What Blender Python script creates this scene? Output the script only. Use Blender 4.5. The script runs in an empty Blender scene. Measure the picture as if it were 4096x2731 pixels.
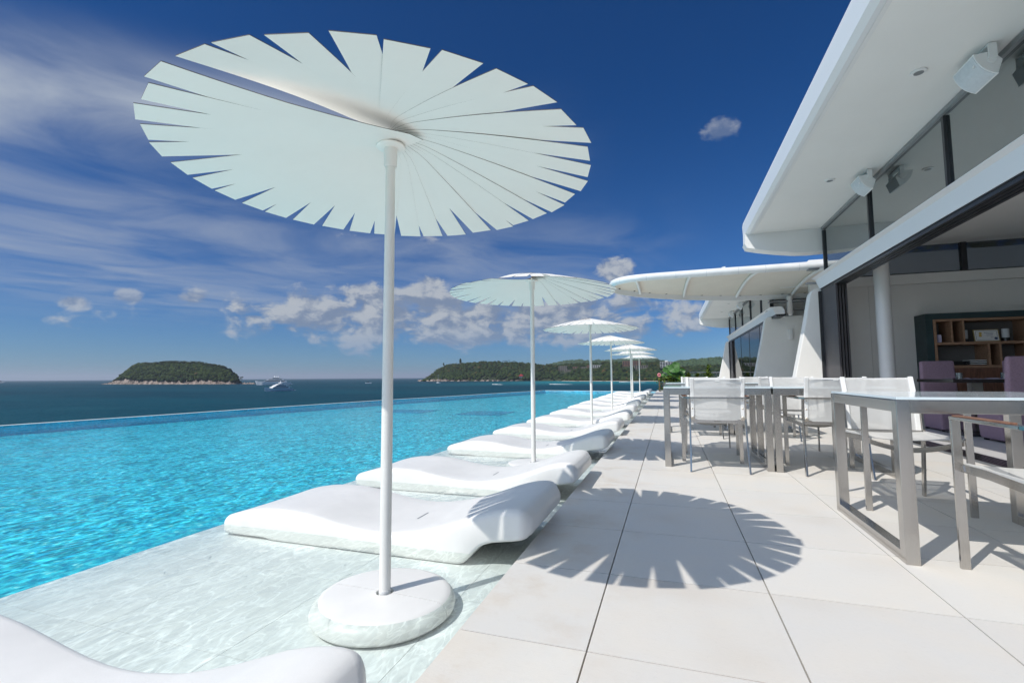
import bpy, bmesh, math, random
import numpy as np
from mathutils import Vector, Matrix
random.seed(7); rng = np.random.default_rng(7)
sc = bpy.context.scene
C = sc.collection
rad = math.radians

# ------------------------------------------------------------------ camera, sky, sun, exposure
cam = bpy.data.objects.new('camera', bpy.data.cameras.new('camera')); C.objects.link(cam); sc.camera = cam
Rm = ((0.949424, 0.029466, 0.312611), (0.313935, -0.069341, -0.946909), (-0.006225, 0.997158, -0.075084))
M = Matrix([(*Rm[0], 0), (*Rm[1], 0), (*Rm[2], .83), (0, 0, 0, 1)])
cam.matrix_world = M
cam.data.sensor_width = 36; cam.data.lens = 16.635
cam.data.clip_start = .05; cam.data.clip_end = 90000

SUN_DIR = Vector((-.597 * math.cos(rad(49.5)), -.802 * math.cos(rad(49.5)), math.sin(rad(49.5))))   # towards the sun
sun = bpy.data.objects.new('sun', bpy.data.lights.new('sun', 'SUN')); C.objects.link(sun)
sun.data.energy = 2.35; sun.data.angle = rad(.5); sun.data.color = (1, .955, .89)
sun.rotation_euler = SUN_DIR.to_track_quat('Z', 'Y').to_euler()

sc.view_settings.view_transform = 'Standard'; sc.view_settings.look = 'None'
sc.view_settings.exposure = 0.68; sc.view_settings.gamma = 1; sc.view_settings.use_curve_mapping = False
sc.cycles.use_denoising = True
sc.cycles.max_bounces = 10; sc.cycles.transmission_bounces = 8; sc.cycles.transparent_max_bounces = 12
sc.cycles.sample_clamp_indirect = 6

class NT:
    """small helper round a node tree"""
    def __init__(s, nt): s.nt = nt
    def n(s, t, **kw):
        nd = s.nt.nodes.new(t)
        for k, v in kw.items(): setattr(nd, k, v)
        return nd
    def L(s, a, b): s.nt.links.new(a, b)
    def val(s, sock, v):
        if hasattr(v, 'is_linked') or isinstance(v, bpy.types.NodeSocket): s.L(v, sock)
        else: sock.default_value = v
    def m(s, op, a, b=None, c=None, clamp=False):
        nd = s.n('ShaderNodeMath', operation=op); nd.use_clamp = clamp
        s.val(nd.inputs[0], a)
        if b is not None: s.val(nd.inputs[1], b)
        if c is not None: s.val(nd.inputs[2], c)
        return nd.outputs[0]
    def vm(s, op, a, b=None, out=0):
        nd = s.n('ShaderNodeVectorMath', operation=op)
        s.val(nd.inputs[0], a)
        if b is not None: s.val(nd.inputs[1], b)
        return nd.outputs['Value'] if op in ('DOT_PRODUCT', 'LENGTH', 'DISTANCE') else nd.outputs[0]
    def ss(s, x, a, b):                                     # smoothstep
        nd = s.n('ShaderNodeMapRange', interpolation_type='SMOOTHSTEP')
        s.val(nd.inputs['Value'], x); s.val(nd.inputs['From Min'], a); s.val(nd.inputs['From Max'], b)
        return nd.outputs[0]
    def lin(s, x, a, b, c, d):
        nd = s.n('ShaderNodeMapRange'); s.val(nd.inputs['Value'], x)
        for k, v in (('From Min', a), ('From Max', b), ('To Min', c), ('To Max', d)): nd.inputs[k].default_value = v
        return nd.outputs[0]
    def noise(s, vec, scale, detail=4, rough=.55, dist=0, col=False):
        nd = s.n('ShaderNodeTexNoise'); s.L(vec, nd.inputs['Vector'])
        nd.inputs['Scale'].default_value = scale; nd.inputs['Detail'].default_value = detail
        nd.inputs['Roughness'].default_value = rough; nd.inputs['Distortion'].default_value = dist
        return nd.outputs['Color' if col else 'Fac']
    def mix(s, f, a, b, mode='MIX'):
        nd = s.n('ShaderNodeMix', data_type='RGBA', blend_type=mode)
        s.val(nd.inputs[0], f)
        for i, v in ((6, a), (7, b)):
            if isinstance(v, tuple) and len(v) == 3: v = (*v, 1)
            s.val(nd.inputs[i], v)
        return nd.outputs[2]

def build_sky():
    w = bpy.data.worlds.new('World'); sc.world = w; w.use_nodes = True
    t = NT(w.node_tree); w.node_tree.nodes.clear()
    out = t.n('ShaderNodeOutputWorld'); bg = t.n('ShaderNodeBackground'); t.L(bg.outputs[0], out.inputs[0])
    bg.inputs[1].default_value = .15
    sky = t.n('ShaderNodeTexSky', sky_type='NISHITA'); sky.sun_disc = False
    sky.sun_elevation = rad(49.5); sky.sun_rotation = math.atan2(SUN_DIR.x, SUN_DIR.y)
    sky.altitude = 0; sky.air_density = 1.0; sky.dust_density = .1; sky.ozone_density = 3.0
    d = t.n('ShaderNodeTexCoord').outputs['Generated']
    sep = t.n('ShaderNodeSeparateXYZ'); t.L(d, sep.inputs[0])
    z = sep.outputs['Z']
    # deep polarised tropical blue: the higher, the darker
    up = t.ss(z, -.05, .56)
    tint = t.mix(up, (.100, .194, .330), (.021, .138, .280))
    # a polarised sky is deepest at right angles to the sun and natural towards and away from it
    pol = t.m('SUBTRACT', 1.0, t.ss(t.m('ABSOLUTE', t.vm('DOT_PRODUCT', d, tuple(SUN_DIR))), .48, .86))
    tint = t.mix(pol, (1.0, .98, .95), tint)
    bw = t.n('ShaderNodeRGBToBW'); t.L(sky.outputs[0], bw.inputs[0])
    hazy = t.mix(.45, sky.outputs[0], bw.outputs[0])                # thin bright veil where the sky is not polarised
    base = t.mix(1.0, t.mix(pol, hazy, sky.outputs[0]), tint, 'MULTIPLY')
    # thin cirrus streaks on a high layer, combed along one direction
    zc = t.m('MAXIMUM', z, .03)
    pl = t.n('ShaderNodeCombineXYZ')
    t.L(t.m('DIVIDE', sep.outputs['X'], zc), pl.inputs[0]); t.L(t.m('DIVIDE', sep.outputs['Y'], zc), pl.inputs[1])
    rot = t.n('ShaderNodeMapping'); rot.inputs['Rotation'].default_value = (0, 0, rad(-52)); t.L(pl.outputs[0], rot.inputs[0])
    st = t.n('ShaderNodeMapping'); st.inputs['Scale'].default_value = (.72, .95, 1); t.L(rot.outputs[0], st.inputs[0])
    n1 = t.noise(st.outputs[0], 1.3, 8, .57, .7)
    n2 = t.noise(pl.outputs[0], .35, 3, .5)
    # the main cirrus band is a great circle from the upper left down to the right
    band = t.m('ABSOLUTE', t.m('SUBTRACT', t.vm('DOT_PRODUCT', d, (.1447, -.3034, .9418)), .146))
    bm_ = t.m('SUBTRACT', 1.0, t.ss(band, .0, .125))
    left = t.ss(t.vm('DOT_PRODUCT', d, (-.89, .40, .22)), .50, .74)
    low = t.m('MULTIPLY', t.m('MULTIPLY', t.ss(z, .07, .16), t.m('SUBTRACT', 1.0, t.ss(z, .25, .38))), t.ss(t.vm('DOT_PRODUCT', d, (-.89, .40, .22)), .34, .62))
    cov = t.m('ADD', t.m('MULTIPLY', bm_, t.m('MULTIPLY', left, 1.0)), t.m('MULTIPLY', low, .62))
    cir = t.m('MULTIPLY', t.ss(t.m('ADD', n1, t.m('MULTIPLY', cov, .28)), .38, .98), t.m('MULTIPLY', cov, 1.15), clamp=True)
    cir = t.m('MULTIPLY', cir, t.lin(n2, .3, .7, .55, 1.1), clamp=True)
    # low cumulus: lumpy noise on the direction, flattened towards the horizon
    cm = t.n('ShaderNodeMapping'); cm.inputs['Scale'].default_value = (1, 1, 1.7); t.L(d, cm.inputs[0])
    wv = t.noise(cm.outputs[0], 9, 3, .5, 0, True)
    wp = t.vm('ADD', cm.outputs[0], t.vm('SCALE', t.vm('SUBTRACT', wv, (.5, .5, .5)), None))
    sclnode = wp.node.inputs[1].links[0].from_node; sclnode.inputs['Scale'].default_value = .07
    c1 = t.noise(wp, 9.5, 9, .60)
    elev = t.m('MULTIPLY', t.ss(z, .035, .085), t.m('SUBTRACT', 1.0, t.ss(z, .135, .235)))
    bank = t.ss(t.vm('DOT_PRODUCT', d, (-.40, .905, .15)), .86, .99)
    cc = t.m('ADD', t.m('MULTIPLY', bank, .215), t.m('MULTIPLY', t.m('SUBTRACT', elev, 1.0), .30))
    cu = t.ss(t.m('ADD', c1, cc), .555, .70)
    # single puffs
    for v, r, k in (((.1008, .8935, .4377), .036, .55), ((-.1003, .971, .2169), .060, 1.25), ((-.787, .6015, .1368), .040, .85), ((-.8347, .5336, .1363), .028, .7),
                    ((-.6293, .7681, .1186), .075, 1.0), ((-.578, .7927, .1736), .035, .85), ((-.472, .8777, .1632), .095, 1.15), ((-.4534, .8697, .1951), .05, 1.1),
                    ((-.472, .8777, .0882), .045, .95), ((-.3345, .9374, .0973), .05, .8), ((-.871, .4766, .1191), .028, .8), ((-.7269, .6794, .1104), .022, .8)):
        vv = Vector(v).normalized()
        dd = t.vm('MULTIPLY', t.vm('SUBTRACT', d, tuple(vv)), (1, 1, 1.75))
        ln = t.vm('LENGTH', dd)
        pf = t.m('SUBTRACT', 1.0, t.m('DIVIDE', ln, r))
        pu = t.ss(t.m('ADD', t.m('MULTIPLY', pf, .30), t.m('SUBTRACT', c1, .53)), .02, .17)
        cu = t.m('MAXIMUM', cu, t.m('MULTIPLY', pu, min(1.0, k)))
    # relief of the cumulus: sample the noise a little towards the sun
    wp2 = t.vm('ADD', wp, (-.010, -.012, .022))
    c2 = t.noise(wp2, 9.5, 9, .60)
    lit = t.ss(t.m('SUBTRACT', c1, c2), -.07, .085)
    ccol = t.mix(lit, (.85, 1.08, 1.52), (2.1, 2.2, 2.32))
    far = t.ss(z, .02, .12)
    ccol = t.mix(far, (1.0, 1.45, 2.2), ccol)
    col = t.mix(cir, base, (1.62, 1.86, 2.25))
    col = t.mix(t.m('MULTIPLY', cu, .85), col, ccol)
    t.L(col, bg.inputs[0])
build_sky()

# ------------------------------------------------------------------ materials
MATS = {}
def mat(name, col, rough=.5, metal=0., var=.06, vscale=6., bump=0., bscale=40., spec=.5, rnd=0., rvar=.02, glow=0., alpha_mix=0., stretch=None, col2=None):
    if name in MATS: return MATS[name]
    m = bpy.data.materials.new(name); m.use_nodes = True; t = NT(m.node_tree)
    b = m.node_tree.nodes['Principled BSDF']
    co = t.n('ShaderNodeTexCoord').outputs['Object']
    if stretch:
        mp = t.n('ShaderNodeMapping'); mp.inputs['Scale'].default_value = stretch; t.L(co, mp.inputs[0]); co = mp.outputs[0]
    f = t.noise(co, vscale, 6, .6)
    lo = tuple(c * (1 - var) for c in col); hi = tuple(min(1, c * (1 + var)) for c in (col2 or col))
    cc = t.mix(t.ss(f, .3, .7), lo, hi)
    if rnd:
        oi = t.n('ShaderNodeObjectInfo').outputs['Random']
        cc = t.mix(1.0, cc, t.mix(oi, (1 - rnd,) * 3, (1 + rnd * .3,) * 3), 'MULTIPLY')
    t.L(cc, b.inputs['Base Color'])
    t.L(t.lin(t.noise(co, vscale * 2.3, 4), .3, .7, max(.02, rough - rvar), rough + rvar), b.inputs['Roughness'])
    b.inputs['Metallic'].default_value = metal; b.inputs['Specular IOR Level'].default_value = spec
    if bump:
        bp = t.n('ShaderNodeBump'); bp.inputs['Strength'].default_value = bump; bp.inputs['Distance'].default_value = .01
        t.L(t.noise(co, bscale, 5, .6), bp.inputs['Height']); t.L(bp.outputs[0], b.inputs['Normal'])
    if glow:
        out = m.node_tree.nodes['Material Output']; tl = t.n('ShaderNodeBsdfTranslucent'); tl.inputs[0].default_value = (*col, 1)
        m1 = t.n('ShaderNodeMixShader'); m1.inputs[0].default_value = glow; t.L(b.outputs[0], m1.inputs[1]); t.L(tl.outputs[0], m1.inputs[2]); t.L(m1.outputs[0], out.inputs[0])
    if alpha_mix:
        out = m.node_tree.nodes['Material Output']
        tr = t.n('ShaderNodeBsdfTransparent'); tl = t.n('ShaderNodeBsdfTranslucent'); tl.inputs[0].default_value = (*col, 1)
        m1 = t.n('ShaderNodeMixShader'); m1.inputs[0].default_value = .30; t.L(b.outputs[0], m1.inputs[1]); t.L(tl.outputs[0], m1.inputs[2])
        m2 = t.n('ShaderNodeMixShader'); m2.inputs[0].default_value = alpha_mix; t.L(m1.outputs[0], m2.inputs[1]); t.L(tr.outputs[0], m2.inputs[2])
        t.L(m2.outputs[0], out.inputs[0])
    MATS[name] = m; return m

def stone_mat(name, col, warm):
    m = bpy.data.materials.new(name); m.use_nodes = True; t = NT(m.node_tree); b = m.node_tree.nodes['Principled BSDF']
    geo = t.n('ShaderNodeNewGeometry').outputs['Position']
    oi = t.n('ShaderNodeObjectInfo').outputs['Random']
    off = t.n('ShaderNodeCombineXYZ'); t.L(t.m('MULTIPLY', oi, 31.0), off.inputs[0]); t.L(t.m('MULTIPLY', oi, 17.0), off.inputs[1])
    p = t.vm('ADD', geo, off.outputs[0])
    big = t.noise(p, 2.6, 6, .62, .3); fine = t.noise(p, 60, 5, .65)
    mp = t.n('ShaderNodeMapping'); mp.inputs['Scale'].default_value = (6, 30, 6); mp.inputs['Rotation'].default_value = (0, 0, .5); t.L(p, mp.inputs[0])
    vein = t.noise(mp.outputs[0], 3, 6, .7, 1.2)
    c = t.mix(t.ss(big, .33, .72), col, warm)
    c = t.mix(t.m('MULTIPLY', t.ss(vein, .60, .78), .16), c, (.36, .34, .32))
    c = t.mix(t.m('MULTIPLY', t.ss(fine, .58, .80), .13), c, (.30, .28, .26))
    spots = t.noise(p, 1.1, 3, .5)
    c = t.mix(t.m('MULTIPLY', t.ss(spots, .55, .75), .24), c, (.56, .45, .33))
    sp = t.n('ShaderNodeSeparateXYZ'); t.L(geo, sp.inputs[0])
    edge = t.m('MULTIPLY', t.ss(sp.outputs['X'], .15, -.60), t.ss(t.noise(geo, 3.5, 5, .65), .46, .72))   # splash stains along the pool
    c = t.mix(t.m('MULTIPLY', edge, .40), c, (.55, .44, .33))
    c = t.mix(1.0, c, t.mix(oi, (.955, .952, .95), (1.02, 1.015, 1.0)), 'MULTIPLY')
    t.L(c, b.inputs['Base Color'])
    t.L(t.lin(fine, .3, .7, .42, .62), b.inputs['Roughness']); b.inputs['Specular IOR Level'].default_value = .35
    bp = t.n('ShaderNodeBump'); bp.inputs['Strength'].default_value = .22; bp.inputs['Distance'].default_value = .004
    t.L(t.m('ADD', t.m('MULTIPLY', vein, .7), t.m('MULTIPLY', fine, .5)), bp.inputs['Height']); t.L(bp.outputs[0], b.inputs['Normal'])
    MATS[name] = m; return m

M_tile = stone_mat('porcelain_tile', (.70, .685, .655), (.725, .69, .635))
M_shelf = mat('shelf_tile', (.80, .81, .795), .4, var=.05, vscale=3, bump=.1)
M_grout = mat('dark_grout', (.10, .09, .085), .9)
M_white = mat('white_paint', (.80, .80, .785), .45, var=.025, vscale=1.2, bump=.05, bscale=90)
M_wall = mat('rendered_wall', (.82, .81, .775), .7, var=.035, vscale=.8, bump=.12, bscale=160)
M_soffit = mat('soffit_paint', (.86, .85, .82), .6, var=.03, vscale=.5, bump=.04, bscale=60)
M_fascia = mat('white_cladding', (.80, .81, .82), .33, var=.012, vscale=.6, stretch=(1, .3, 1), rvar=.01)
M_plastic = mat('moulded_plastic', (.80, .79, .765), .40, var=.04, vscale=3, bump=.06, bscale=220)
M_blade = mat('blade_sheet', (.89, .88, .825), .55, var=.015, vscale=3)
M_edge = mat('laminate_edge', (.085, .065, .05), .7)
M_pole = mat('powder_coat', (.78, .77, .73), .42, var=.03, vscale=5)
M_steel = mat('brushed_steel', (.49, .47, .445), .20, 1.0, var=.035, vscale=30, bump=.012, bscale=60, stretch=(14, 14, 1), rvar=.03)
M_steelw = mat('stained_steel', (.56, .50, .42), .36, 1.0, var=.15, vscale=20)
M_frost = mat('frosted_glass', (.66, .76, .80), .08, var=.02, vscale=2, spec=.7)
M_glassedge = mat('green_glass_edge', (.25, .52, .52), .1)
M_mesh = mat('white_mesh_fabric', (.80, .80, .78), .8, var=.03, vscale=30, alpha_mix=.20, bump=.12, bscale=500)
M_teak = mat('brown_slat_wood', (.22, .11, .07), .6, var=.3, vscale=8, stretch=(20, 1.5, 20))
M_dark = mat('dark_aluminium', (.045, .047, .052), .35, .3, var=.1)
M_graph = mat('graphite_panel', (.06, .057, .062), .5, var=.12, vscale=2)
M_rubber = mat('dark_gasket', (.02, .02, .022), .6)
M_grey = mat('grey_metal', (.30, .31, .32), .4, .4, var=.08)
M_black = mat('black_lacquer', (.012, .012, .013), .25)
M_teal = mat('teal_cabinet', (.022, .050, .055), .5, var=.1)
M_wood = mat('oak_veneer', (.34, .20, .125), .5, var=.22, vscale=5, stretch=(2, 8, 14))
M_wood2 = mat('walnut_veneer', (.17, .075, .045), .5, var=.3, vscale=6, stretch=(9, 9, 1))
M_purple = mat('mauve_upholstery', (.30, .205, .265), .85, var=.10, vscale=50, bump=.25, bscale=260)
M_cloth = mat('lilac_napkin', (.58, .54, .72), .8, var=.06)
M_paper = mat('white_paper', (.78, .78, .76), .8, var=.02)
M_gold = mat('gilt_frame', (.38, .29, .12), .4, .6, var=.2, vscale=40)
M_ink = mat('printed_ink', (.06, .09, .16), .7)
M_seal = mat('gold_seal', (.62, .42, .10), .5)
M_grille = mat('speaker_grille', (.62, .65, .67), .6, var=.04, vscale=30)
M_sail = mat('sail_membrane', (.78, .735, .64), .75, var=.04, vscale=1.1, bump=.25, bscale=5)
M_tubef = mat('sleeve_fabric', (.78, .80, .80), .38, var=.06, vscale=3, bump=.5, bscale=9)
M_leaf = mat('leaf_green', (.055, .13, .022), .5, var=.35, vscale=9)
M_leaf2 = mat('big_leaf', (.055, .14, .028), .4, var=.3, vscale=3)
M_bark = mat('bark', (.12, .085, .055), .9, var=.3, vscale=12)
M_soil = mat('soil', (.05, .035, .025), .95)
M_zinc = mat('weathered_planter', (.20, .21, .21), .6, .2, var=.2, vscale=5)
M_pink = mat('pink_flower', (.75, .25, .28), .6)
M_hull = mat('gelcoat', (.90, .90, .89), .25, var=.03)
M_hullb = mat('boat_glass', (.015, .02, .025), .15)
M_foam = mat('white_foam', (.75, .78, .78), .9, var=.1, vscale=1)
M_rock = mat('coastal_rock', (.13, .095, .075), .9, var=.5, vscale=.09, col2=(.27, .215, .18), bump=1.0, bscale=.35)
M_sand = mat('beach_sand', (.55, .44, .33), .9, var=.08, vscale=.02)
M_conc = mat('hotel_concrete', (.34, .30, .25), .85, var=.15, vscale=.1)
M_orange = mat('hotel_ochre', (.36, .19, .12), .8, var=.12, vscale=.1)
M_bwhite = mat('hotel_white', (.66, .66, .65), .8, var=.05, vscale=.1)
M_redroof = mat('red_roof_tiles', (.45, .035, .04), .6)
M_hillsoil = mat('hill_undergrowth', (.030, .042, .016), .95, var=.3, vscale=.03)

def foliage_mat(name, a, b, c, vs):
    m = bpy.data.materials.new(name); m.use_nodes = True; t = NT(m.node_tree); p = m.node_tree.nodes['Principled BSDF']
    at = t.n('ShaderNodeAttribute', attribute_name='tint').outputs['Fac']
    pos = t.n('ShaderNodeNewGeometry').outputs['Position']
    n = t.noise(pos, vs, 4)
    col = t.mix(t.ss(at, .0, .65), a, b); col = t.mix(t.ss(at, .80, 1.0), col, c)
    col = t.mix(t.m('MULTIPLY', t.ss(n, .45, .8), .5), col, tuple(x * 1.6 for x in b))
    t.L(col, p.inputs['Base Color']); p.inputs['Roughness'].default_value = .9; p.inputs['Specular IOR Level'].default_value = .1
    MATS[name] = m; return m
M_forest = foliage_mat('forest_foliage', (.008, .020, .005), (.034, .054, .013), (.095, .062, .022), .12)
M_palm = foliage_mat('palm_fronds', (.022, .034, .010), (.055, .066, .020), (.11, .085, .035), .2)
M_hill = foliage_mat('far_hill_foliage', (.030, .060, .022), (.060, .095, .035), (.075, .100, .04), .012)
M_shrub = foliage_mat('shrub_leaves', (.05, .10, .015), (.12, .17, .025), (.25, .25, .05), 12)

def glass_film():
    m = bpy.data.materials.new('mirror_film_glass'); m.use_nodes = True; t = NT(m.node_tree); m.node_tree.nodes.clear()
    out = t.n('ShaderNodeOutputMaterial'); d = t.n('ShaderNodeBsdfDiffuse'); d.inputs[0].default_value = (.02, .022, .024, 1)
    g = t.n('ShaderNodeBsdfGlossy'); g.inputs[0].default_value = (.86, .90, .90, 1); g.inputs['Roughness'].default_value = .005
    lw = t.n('ShaderNodeLayerWeight'); lw.inputs[0].default_value = .45
    mx = t.n('ShaderNodeMixShader'); t.L(t.lin(lw.outputs['Fresnel'], 0, 1, .30, 1.0), mx.inputs[0])
    t.L(d.outputs[0], mx.inputs[1]); t.L(g.outputs[0], mx.inputs[2]); t.L(mx.outputs[0], out.inputs[0]); return m
M_film = glass_film()
def clear_glass(name, tint, refl):
    m = bpy.data.materials.new(name); m.use_nodes = True; t = NT(m.node_tree); m.node_tree.nodes.clear()
    out = t.n('ShaderNodeOutputMaterial'); d = t.n('ShaderNodeBsdfTransparent'); d.inputs[0].default_value = (*tint, 1)
    g = t.n('ShaderNodeBsdfGlossy'); g.inputs['Roughness'].default_value = .01
    lw = t.n('ShaderNodeLayerWeight'); lw.inputs[0].default_value = .35
    mx = t.n('ShaderNodeMixShader'); t.L(t.lin(lw.outputs['Fresnel'], 0, 1, refl, .9), mx.inputs[0])
    t.L(d.outputs[0], mx.inputs[1]); t.L(g.outputs[0], mx.inputs[2]); t.L(mx.outputs[0], out.inputs[0]); return m
M_pane = clear_glass('clear_pane', (.80, .86, .86), .06)
M_dimpane = clear_glass('tinted_pane', (.20, .22, .24), .12)
M_tumbler = clear_glass('tumbler_glass', (.90, .93, .94), .10)

def water_mat():
    """clear water: lets sun and sky through to the floor; caustic streaks are painted into its transmission colour and tint the light that passes; bumped reflections glint"""
    m = bpy.data.materials.new('pool_water_surface'); m.use_nodes = True; t = NT(m.node_tree); m.node_tree.nodes.clear()
    out = t.n('ShaderNodeOutputMaterial'); tr = t.n('ShaderNodeBsdfTransparent'); gl = t.n('ShaderNodeBsdfGlossy'); gl.inputs['Roughness'].default_value = .0
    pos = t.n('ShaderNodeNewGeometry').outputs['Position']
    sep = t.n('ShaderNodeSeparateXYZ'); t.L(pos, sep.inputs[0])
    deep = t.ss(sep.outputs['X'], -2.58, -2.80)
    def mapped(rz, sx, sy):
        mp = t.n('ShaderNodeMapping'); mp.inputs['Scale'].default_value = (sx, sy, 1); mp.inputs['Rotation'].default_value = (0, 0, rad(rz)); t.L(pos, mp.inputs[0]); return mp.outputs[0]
    def ridge(v, sc_, dist, w):                                   # thin bright filaments, painted in place of ripple-focused light
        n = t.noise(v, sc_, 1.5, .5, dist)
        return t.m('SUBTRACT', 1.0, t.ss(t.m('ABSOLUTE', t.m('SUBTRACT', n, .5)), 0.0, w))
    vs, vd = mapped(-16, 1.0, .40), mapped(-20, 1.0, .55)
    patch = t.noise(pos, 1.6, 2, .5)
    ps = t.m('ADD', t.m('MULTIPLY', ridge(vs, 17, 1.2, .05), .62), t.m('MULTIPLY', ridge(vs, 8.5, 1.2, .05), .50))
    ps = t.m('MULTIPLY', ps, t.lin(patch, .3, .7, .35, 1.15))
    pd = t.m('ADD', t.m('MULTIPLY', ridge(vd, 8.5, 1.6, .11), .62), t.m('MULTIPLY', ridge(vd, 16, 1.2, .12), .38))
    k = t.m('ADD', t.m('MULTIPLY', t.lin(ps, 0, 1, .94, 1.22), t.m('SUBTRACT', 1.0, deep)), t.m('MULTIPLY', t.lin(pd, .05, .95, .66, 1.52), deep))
    col = t.mix(1.0, (.915, .975, .98), k, 'MULTIPLY'); col.node.clamp_result = False  # painted caustics: streaks brighten and dim the transmission colour
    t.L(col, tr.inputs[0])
    h = t.m('ADD', t.noise(vd, 13, 2, .5, .9), t.m('MULTIPLY', t.noise(vd, 5, 2, .5, .4), 1.2))
    bp = t.n('ShaderNodeBump'); t.L(h, bp.inputs['Height']); bp.inputs['Distance'].default_value = .015
    t.L(t.m('ADD', t.m('MULTIPLY', deep, .20), .42), bp.inputs['Strength'])
    t.L(bp.outputs[0], gl.inputs['Normal'])
    fr = t.n('ShaderNodeFresnel'); fr.inputs[0].default_value = 1.333; t.L(bp.outputs[0], fr.inputs['Normal'])
    mx = t.n('ShaderNodeMixShader'); t.L(t.m('MULTIPLY', fr.outputs[0], t.lin(deep, 0, 1, .95, .55)), mx.inputs[0]); t.L(tr.outputs[0], mx.inputs[1]); t.L(gl.outputs[0], mx.inputs[2])
    t.L(mx.outputs[0], out.inputs[0]); return m
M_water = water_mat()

def mosaic_mat(name, a, b, c):
    m = bpy.data.materials.new(name); m.use_nodes = True; t = NT(m.node_tree); p = m.node_tree.nodes['Principled BSDF']
    pos = t.n('ShaderNodeNewGeometry').outputs['Position']
    def cells(sc_):
        q = t.vm('SCALE', pos, None); q.node.inputs['Scale'].default_value = sc_
        wn = t.n('ShaderNodeTexWhiteNoise', noise_dimensions='3D'); t.L(t.vm('FLOOR', q), wn.inputs['Vector']); return wn.outputs['Value']
    v = t.m('ADD', t.m('MULTIPLY', t.noise(pos, 14, 3, .6, .8), .72), t.m('MULTIPLY', cells(33), .28))
    col = t.mix(t.ss(v, .28, .68), a, b); col = t.mix(t.ss(v, .64, .78), col, c)
    t.L(col, p.inputs['Base Color']); p.inputs['Roughness'].default_value = .25
    MATS[name] = m; return m
M_mosaic = mosaic_mat('turquoise_mosaic', (.006, .38, .58), (.05, .68, .77), (.32, .90, .90))
M_mosaicl = mosaic_mat('pale_blue_mosaic', (.05, .58, .82), (.09, .68, .88), (.3, .85, .92))
M_mosaicd = mosaic_mat('blue_mosaic', (.004, .20, .40), (.02, .34, .50), (.05, .42, .56))

def sea_mat():
    m = bpy.data.materials.new('sea_water'); m.use_nodes = True; t = NT(m.node_tree); p = m.node_tree.nodes['Principled BSDF']
    pos = t.n('ShaderNodeNewGeometry').outputs['Position']
    sep = t.n('ShaderNodeSeparateXYZ'); t.L(pos, sep.inputs[0])
    mp = t.n('ShaderNodeMapping'); mp.inputs['Rotation'].default_value = (0, 0, rad(40)); mp.inputs['Scale'].default_value = (.35, 1, 1); t.L(pos, mp.inputs[0])
    big = t.noise(mp.outputs[0], .006, 5, .6); mid = t.noise(mp.outputs[0], .05, 5, .62); fine = t.noise(mp.outputs[0], .45, 4, .6)
    # turquoise shallows towards the beach of the bay
    sh = t.m('MULTIPLY', t.ss(sep.outputs['Y'], 700, 1500), t.ss(t.m('ADD', sep.outputs['X'], t.m('MULTIPLY', big, 260)), -560, -130))
    col = t.mix(t.ss(big, .38, .66), (.0005, .042, .064), (.001, .060, .085))
    col = t.mix(t.m('MULTIPLY', t.ss(mid, .52, .75), .45), col, (.008, .078, .100))
    col = t.mix(t.m('MULTIPLY', t.ss(fine, .55, .75), .35), col, (.014, .095, .118))
    col = t.mix(sh, col, (.012, .20, .23))
    t.L(col, p.inputs['Base Color']); p.inputs['Roughness'].default_value = .42; p.inputs['Specular IOR Level'].default_value = .05; p.inputs['IOR'].default_value = 1.33
    bp = t.n('ShaderNodeBump'); bp.inputs['Strength'].default_value = .9; bp.inputs['Distance'].default_value = 1.2
    t.L(t.m('ADD', t.m('MULTIPLY', mid, 2.0), fine), bp.inputs['Height']); t.L(bp.outputs[0], p.inputs['Normal'])
    return m
M_sea = sea_mat()

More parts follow.
